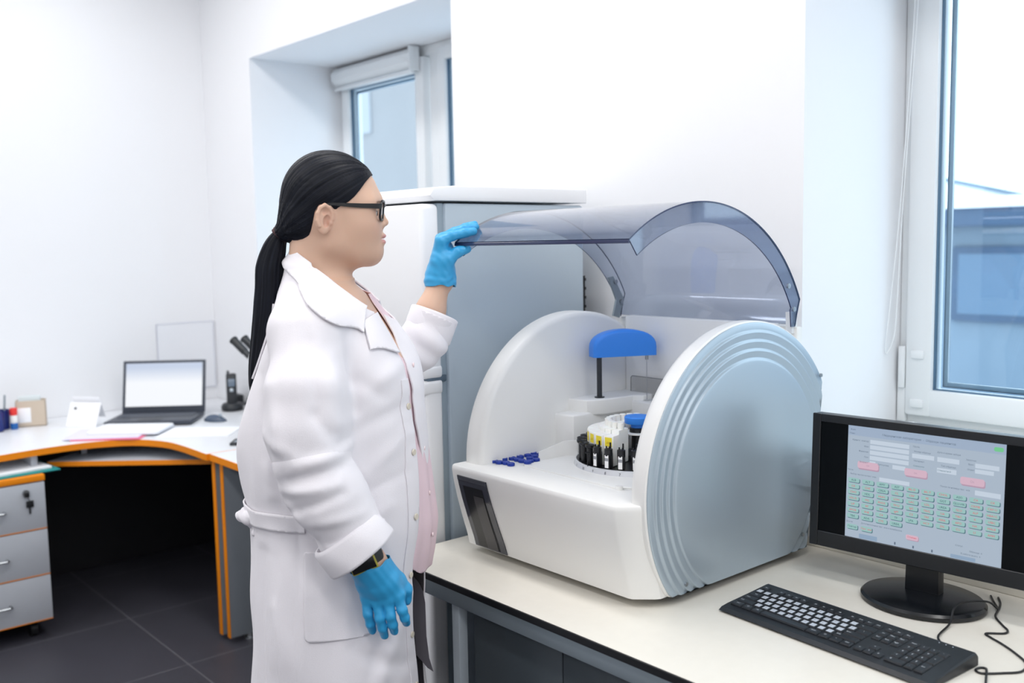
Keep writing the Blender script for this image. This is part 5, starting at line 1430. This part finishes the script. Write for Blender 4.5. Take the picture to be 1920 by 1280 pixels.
# ponytail
cl = catmull([(-.117, 0, 1.535), (-.1260, 0, 1.524), (-.1380, .002, 1.500), (-.1490, .003, 1.462), (-.1535, .003, 1.415), (-.1600, .002, 1.360), (-.1690, 0, 1.300), (-.1790, -.002, 1.245), (-.1850, -.003, 1.205), (-.1880, -.003, 1.170)], 8)
rad = np.interp(np.linspace(0, 1, len(cl)), [0, .1, .22, .35, .5, .62, .74, .86, .95, 1], [.0135, .0150, .0230, .0290, .0285, .0265, .0235, .0180, .0105, .004])
R_ = []; SV = []
for i, p in enumerate(cl):
    d = (cl[min(i + 1, len(cl) - 1)] - cl[max(i - 1, 0)]).normalized(); v = Vector((0, 1, 0)); u = v.cross(d).normalized()
    ring = []
    for k in range(72):
        a = 2 * PI * k / 72; g = 1 + .05 * math.sin(a * 9 + i * .05) + .035 * math.sin(a * 17 + 2 - i * .08)
        ring.append(p + u * (rad[i] * g * math.cos(a)) + v * (rad[i] * .85 * g * math.sin(a))); SV.append((math.cos(a) * 9, math.sin(a) * 9, i * .06))
    R_.append(ring)
mb = MB(); mb.rings(R_); pt = obj('ponytail', mb, M_hair, hair, world=False, sharp=None)
a = pt.data.attributes.new('strand', 'FLOAT_VECTOR', 'POINT'); a.data.foreach_set('vector', np.array(SV).ravel())
mb = MB(); cxy = Vector((-.1215, 0, 1.5295)); d = Vector((-.66, 0, -.75)).normalized(); u = Vector((0, 1, 0)).cross(d)
for q in (-.0045, .0005, .0055):
    mb.tube([cxy + d * q + u * (.0170 * math.cos(2 * PI * k / 28)) + Vector((0, .0165 * math.sin(2 * PI * k / 28), 0)) for k in range(28)], .0036, 8, closed=True)
obj('hair_tie', mb, mat('brown_hair_tie', (74, 48, 50), .8), hair, world=False)

# ---- glasses
def hp(p): return Vector(fh(p))
gl = MB()
def rim(s):
    pts = []
    for y, z in rrect(.0075, .0565, 1.5535, 1.5915, .010, 5):
        x = .0905 - .0075 * ((y - .01) / .05) ** 2 - (1.590 - z) * .12
        pts.append(hp((x, s * y, z)))
    return pts
for s in (-1, 1): gl.tube(rim(s), .0026, 8, closed=True)
gl.tube([hp((.0905, -.0085, 1.581)), hp((.0935, 0, 1.584)), hp((.0905, .0085, 1.581))], .0022, 8)
gs = obj('glasses', gl, M_frame, pe, world=False)
for s in (-1, 1):
    mb = MB(); mb.add(rim(s), [tuple(range(len(rim(s))))]); obj('lens', mb, mat_clear('spectacle_lens', (250, 252, 253)), gs, world=False)
    mb = MB(); R_ = []
    for x, y, z, hz, hy in ((.0845, .0570, 1.5805, .0056, .0024), (.078, .0620, 1.5805, .0052, .0018), (.045, .0685, 1.5815, .0044, .0014), (.010, .0765, 1.5835, .0036, .0013), (-.010, .0805, 1.5850, .0026, .0013), (-.028, .0830, 1.584, .0024, .0013), (-.044, .0800, 1.573, .0022, .0013)):
        R_.append([hp((x, s * (y + sy * hy), z + sz * hz)) for sy, sz in ((-1, -1), (1, -1), (1, 1), (-1, 1))])
    mb.rings(R_); obj('temple', mb, M_frame, gs, world=False)

# ---- lab coat mesh
def edge_near(z): return np.interp(z, [.4, 1.20, 1.25, 1.30, 1.40, 1.47], [-.088, -.088, -.085, -.072, -.060, -.050])
def edge_far(z): return np.interp(z, [.4, .80, .97, 1.06, 1.14, 1.25, 1.33, 1.40, 1.47], [.065, .065, .030, -.045, -.070, -.062, -.020, .020, .046])
def g_open(P):
    mid = (edge_near(P[:, 2]) + edge_far(P[:, 2])) / 2; hw = (edge_far(P[:, 2]) - edge_near(P[:, 2])) / 2
    d = hw - np.abs(P[:, 1] - mid)
    return np.where(P[:, 0] > -.02, d, -.02)
def g_neck(P): return P[:, 2] - (1.4275 - .80 * P[:, 0])
ax = axis([(-.24, .20, .0055)]); ay = axis([(-.34, .32, .0060)]); az = axis([(.38, 1.53, .0062)])
cv, cq = nets(coat_a, ax, ay, az, stride=5)
cv = project(coat_a, cv, 1)
cv = cv + normals(coat_a, cv) * wrinkle(cv, None)[:, None]
CV, CQ = cv, cq
v_, f_ = clip(cv, cq, g_open); v_, f_ = clip(v_, f_, g_neck); v_, f_ = clip(v_, f_, lambda P: .425 - P[:, 2])
def join(parts):
    V = []; F = []; o = 0
    for v, f in parts: V += [tuple(p) for p in v]; F += [tuple(int(i) + o for i in q) for q in f]; o += len(v)
    return V, F
parts = [(v_, f_)]
uR = np.array([.57, .02, -.82]); uR /= np.linalg.norm(uR); eR = np.array([.050, -.2415, .935])
uL = np.array([.38, .18, .90]); uL /= np.linalg.norm(uL); eL = np.array([.170, .261, 1.332])
for fs, u_, e_, lo, hi in ((foreR, uR, eR, (-.13, -.34, .82), (.17, -.15, 1.22)), (foreL, uL, eL, (.0, .15, 1.12), (.26, .34, 1.44))):
    v, q = nets(fs, axis([(lo[0], hi[0], .0055)]), axis([(lo[1], hi[1], .0055)]), axis([(lo[2], hi[2], .0055)]), stride=4)
    v = project(fs, v, 1); w_ = wrinkle(v, None)
    v = v + normals(fs, v) * w_[:, None]
    v, q = clip(v, q, lambda P: (P - e_) @ u_); parts.append((v, q))
coat = mobj('lab_coat', *join(parts), M_coat, pe, solid=.0035, offset=-1)
# folded-over pieces of the coat follow its surface a few millimetres out
def patch(name, off, gs_, thick=.003, offz=-1, parent=None, m=None, src=None):
    v, q = src or (CV, CQ)
    for g in gs_: v, q = clip(v, q, g)
    v, q = largest(v, q)
    v = v + normals(coat_a, v) * off
    return mobj(name, v, q, m or M_coat, parent or coat, solid=thick, offset=offz)
def poly2(poly):
    s = poly_sd(poly); return lambda P: s(P[:, [0, 2]])
wide_open = lambda P: np.where(P[:, 0] > -.02, -(np.abs(P[:, 1] - (edge_near(P[:, 2]) + edge_far(P[:, 2])) / 2) - (edge_far(P[:, 2]) - edge_near(P[:, 2])) / 2 + .004), -.02)
patch('collar', .0075, [g_open, lambda P: P[:, 2] - (1.4270 - .80 * P[:, 0]), lambda P: (1.379 - .78 * P[:, 0] - .012 * np.sin(np.clip((P[:, 0] + .06) / .11, 0, 1) * np.pi)) - P[:, 2], lambda P: P[:, 0] - .060], .004)
LAP = [(.058, 1.352), (.062, 1.338), (.068, 1.320), (.075, 1.3005), (.086, 1.3015), (.098, 1.299), (.112, 1.291), (.124, 1.281), (.138, 1.267), (.150, 1.246), (.170, 1.25), (.16, 1.30), (.12, 1.34), (.09, 1.375)]
patch('lapel', .0070, [g_open, poly2(LAP), lambda P: P[:, 1] + .03], .004)
patch('lapel', .0060, [g_open, lambda P: 1.235 - P[:, 2], lambda P: P[:, 2] - 1.385, lambda P: P[:, 1] - (.045 + (P[:, 2] - 1.235) * .35), lambda P: -(P[:, 1] + .06)], .004)
patch('pocket', .0030, [poly2([(-.060, .913), (.074, .905), (.068, .752), (.060, .744), (-.052, .738), (-.061, .747)]), lambda P: P[:, 1] + .08], .003)
patch('placket', .0022, [g_open, lambda P: P[:, 2] - 1.235, lambda P: .43 - P[:, 2], lambda P: -(P[:, 1] - edge_near(P[:, 2]) + .032), lambda P: P[:, 1], lambda P: -P[:, 0]], .002)
patch('belt', .0060, [lambda P: P[:, 2] - .985, lambda P: .950 - P[:, 2], lambda P: P[:, 0] + .055, lambda P: P[:, 1] - .15], .003)
bk = s_union([s_ell((-.182, -.100, .958), (.030, .022, .015), rotm(0, .3, 0)), s_ell((-.206, -.070, .956), (.016, .016, .014)), s_ell((-.163, -.120, .945), (.012, .012, .022), rotm(0, .5, 0)), s_ell((-.186, -.088, .944), (.012, .012, .014))], .010)
v, q = nets(bk, axis([(-.23, -.13, .003)]), axis([(-.15, -.04, .003)]), axis([(.90, 1.0, .003)]), stride=3)
v = v + normals(bk, v) * (.0022 * np.sin(v[:, 0] * 260 + v[:, 2] * 180))[:, None]; mobj('belt_knot', v, q, M_coat, coat)
def hit(f, x, z, y0=-.34, y1=.1):
    ys = np.linspace(y0, y1, 600); d = f(np.stack([np.full(600, x), ys, np.full(600, z)], 1)); i = np.argmax(d < 0); return ys[i]
M_btn = mat('coat_button', (214, 206, 190), .3)
for x, z in ((.1440, 1.180), (.1430, 1.087), (.1400, .955), (.1360, .832), (.1300, .707), (.127, .60)):
    y = edge_near(np.array([z]))[0] - .012
    xs_ = np.linspace(.05, .22, 500); d = coat_a(np.stack([xs_, np.full(500, y), np.full(500, z)], 1)); xx = xs_[np.argmax(d > 0)]
    p = np.array([[xx, y, z]]); n_ = Vector(normals(coat_a, p)[0]); p = Vector(p[0]) + n_ * (.0030 + wrinkle(np.array([[xx, y, z]]), None)[0])
    mb = MB(); mb.cyl(p, p + n_ * .0022, .0068, .0062, 20); u = n_.orthogonal().normalized()
    for a in range(4): c = p + n_ * .0021 + Matrix.Rotation(a * PI / 2, 3, n_) @ u * .002; mb.cyl(c, c + n_ * .0003, .0008, n=6)
    obj('button', mb, M_btn, coat, world=False)
# turned-up cuffs
def cuff(c0, c1, ru, rv, side, name='cuff'):
    c0 = Vector(c0); c1 = Vector(c1); d = (c1 - c0).normalized(); u = (Vector((0, 1, 0)) - d * d.y).normalized(); w_ = d.cross(u)
    prof = [(-.004, .93), (.0, 1.0), (.10, 1.05), (.5, 1.065), (.92, 1.075), (1.0, 1.06), (1.02, 1.02), (1.0, .98), (.85, .955), (.5, .95), (.1, .92)]
    R_ = []
    for t, s in prof:
        c = c0.lerp(c1, t); ring = []
        for k in range(64):
            a = 2 * PI * k / 64; wob = 1 + .018 * math.sin(3 * a + 1 + 2 * t) + .012 * math.sin(7 * a + 4 * t)
            ring.append(c + u * (rv * s * wob * math.cos(a)) + w_ * (ru * s * wob * math.sin(a)))
        R_.append(ring)
    m_ = MB(); m_.rings(R_ + [R_[0]], cap=False); return obj(name, m_, M_coat, coat, world=False, sharp=None)
cuff((.0300, -.2430, .9700), (.0620, -.2410, .9240), .0670, .0640, -1)
cuff((.1490, .2510, 1.2840), (.1720, .2620, 1.3400), .0545, .0520, 1)
# inner flap of the white coat below the blouse hem, shade painted in grey
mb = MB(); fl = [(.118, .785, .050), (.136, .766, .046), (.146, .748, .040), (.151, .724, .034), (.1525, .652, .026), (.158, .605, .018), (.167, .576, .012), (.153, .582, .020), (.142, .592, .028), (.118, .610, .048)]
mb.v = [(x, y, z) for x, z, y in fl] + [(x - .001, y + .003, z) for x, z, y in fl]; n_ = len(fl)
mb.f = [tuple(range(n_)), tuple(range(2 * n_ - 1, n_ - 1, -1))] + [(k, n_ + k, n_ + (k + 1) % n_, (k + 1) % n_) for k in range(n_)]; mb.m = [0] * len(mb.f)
obj('shade_grey_flap', mb, mat('flap_shade_grey', (120, 117, 126), .9), coat, world=False, label='flap of the white coat, coloured grey for its shade')

# ---- blouse and trousers
rowsB = [(z, b + .016, f - .004 + (np.interp(z, [.80, .85, .92, 1.0, 1.10, 1.20], [.012, .020, .0215, .012, .000, -.004]) if z < 1.22 else 0.0), max(w_ - np.interp(z, [1.0, 1.2], [.052, .02]), .05)) for z, b, f, w_ in rows if z > .78]
blo = s_loft(rowsB, 2.35)
bv2, bq2 = nets(blo, axis([(-.23, .21, .006)]), axis([(-.2, .2, .006)]), axis([(.77, 1.47, .006)]), stride=4)
bv2 = project(blo, bv2, 1); nb = normals(blo, bv2)
bv2 = bv2 + nb * (fabric_noise(bv2) * .8 + .002 * np.sin(bv2[:, 1] * 120) * (bv2[:, 2] < 1.1))[:, None]
hem = lambda P: (.818 + 1.6 * np.clip(np.abs(P[:, 1] - .0) - .05, 0, 1) * .35) - P[:, 2]
vneck = lambda P: np.where((P[:, 0] > -.06) & (P[:, 1] > -.16) & (P[:, 2] > 1.20), np.minimum(P[:, 2] - 1.285, (-.034 + (P[:, 2] - 1.285) * .42) - P[:, 1]), -.05)
bv2, bq2 = clip(bv2, bq2, hem); bv2, bq2 = clip(bv2, bq2, vneck); bv2, bq2 = clip(bv2, bq2, lambda P: P[:, 2] - (1.415 - .25 * P[:, 0]))
bl = mobj('blouse', bv2, bq2, M_pink, pe, solid=.0022, offset=-1)
for z in (1.255, 1.17, 1.08, .985, .895):
    xs_ = np.linspace(.05, .25, 500); d = blo(np.stack([xs_, np.full(500, -.03), np.full(500, z)], 1)); xx = xs_[np.argmax(d > 0)]
    mb = MB(); mb.cyl((xx + .0005, -.03, z), (xx + .0030, -.03, z), .005, .0045, 16); obj('button', mb, mat('pink_button', (236, 214, 216), .3), bl, world=False)
tr = s_union([s_chain([(-.005, s * .072, .92), (.030, s * .085, .62), (.02, s * .095, .48), (-.005, s * .105, .12), (-.008, s * .105, .05)], [.092, .098, .078, .062, .062], .03) for s in (-1, 1)], .03)
v, q = nets(tr, axis([(-.14, .16, .009)]), axis([(-.24, .24, .009)]), axis([(.02, 1.02, .010)]), stride=4)
v, q = clip(v, q, lambda P: .055 - P[:, 2]); v, q = clip(v, q, lambda P: P[:, 2] - .99)
mobj('trousers', v, q, M_trou, pe, solid=.003, offset=-1)

# ---- gloves
def glove(hf, wr, u_, ln, r0, r1, lo, hi, h=.0022):
    w0 = np.array(wr[0]); u_ = np.array(u_) / np.linalg.norm(u_)
    f = s_union([hf, s_rc(w0 + u_ * .01, w0 - u_ * (ln + .02), r0, r1)], .018); g = lambda P: f(P) - .0012
    v, q = nets(g, axis([(lo[0], hi[0], h)]), axis([(lo[1], hi[1], h)]), axis([(lo[2], hi[2], h)]), stride=5)
    v = project(g, v, 1)
    n_ = normals(g, v); s = (v - w0) @ u_
    wr_ = .0007 * np.sin(s * 330 + 3 * np.sin(v[:, 1] * 70 + v[:, 0] * 50)) * np.exp(-((s + .002) / .014) ** 2)
    v = v + n_ * (wr_ + .0003 * np.sin(v @ np.array([300, 220, 260])))[:, None]
    ed = lambda P: -((P - w0) @ u_ + ln + .0022 * np.sin(P[:, 0] * 150 + P[:, 1] * 110))
    v, q = clip(v, q, ed); o = mobj('glove', v, q, M_glove, pe, solid=.0012, offset=-1)
    return o
gL = glove(handL, Lw, (.04, .06, 1), .014, .0262, .0300, (.12, .21, 1.37), (.30, .36, 1.57))
gR = glove(handR, Rw, (.30, .02, -.95), -.004, .0285, .0310, (.02, -.275, .72), (.165, -.165, .94))
# ---- wristwatch peeping out between cuff and glove
t_ = Vector((.36, .02, -.93)).normalized(); wc = Vector((.0655, -.2325, .9120)); u = Vector((0, -1, 0)); u = (u - t_ * u.dot(t_)).normalized(); w_ = t_.cross(u)
def band(r_, h0, h1, m_, nm, par):
    R_ = []
    for rr, hh in ((r_ - .002, h0), (r_, h0), (r_, h1), (r_ - .002, h1), (r_ - .002, h0)):
        R_.append([wc + t_ * hh + u * (rr * .92 * math.cos(2 * PI * k / 40)) + w_ * (rr * 1.06 * math.sin(2 * PI * k / 40)) for k in range(40)])
    b_ = MB(); b_.rings(R_, cap=False); return obj(nm, b_, m_, par, world=False)
wt = band(.0335, -.010, .010, mat('watch_strap', (24, 26, 26), .5), 'wristwatch', pe)
Mw = Matrix(((w_.x, t_.x, u.x, wc.x), (w_.y, t_.y, u.y, wc.y), (w_.z, t_.z, u.z, wc.z), (0, 0, 0, 1)))
mb = MB(); mb.box(-.026, .026, -.016, .016, .0265, .0335, .004, 3, M=Mw); obj('watch_case', mb, mat('watch_yellow', (170, 160, 50), .4), wt, world=False)
mb = MB(); mb.box(-.0235, .0235, -.0130, .0130, .0325, .0348, .0015, 2, M=Mw); obj('watch_display', mb, mat('watch_glass', (16, 18, 20), .15), wt, world=False)
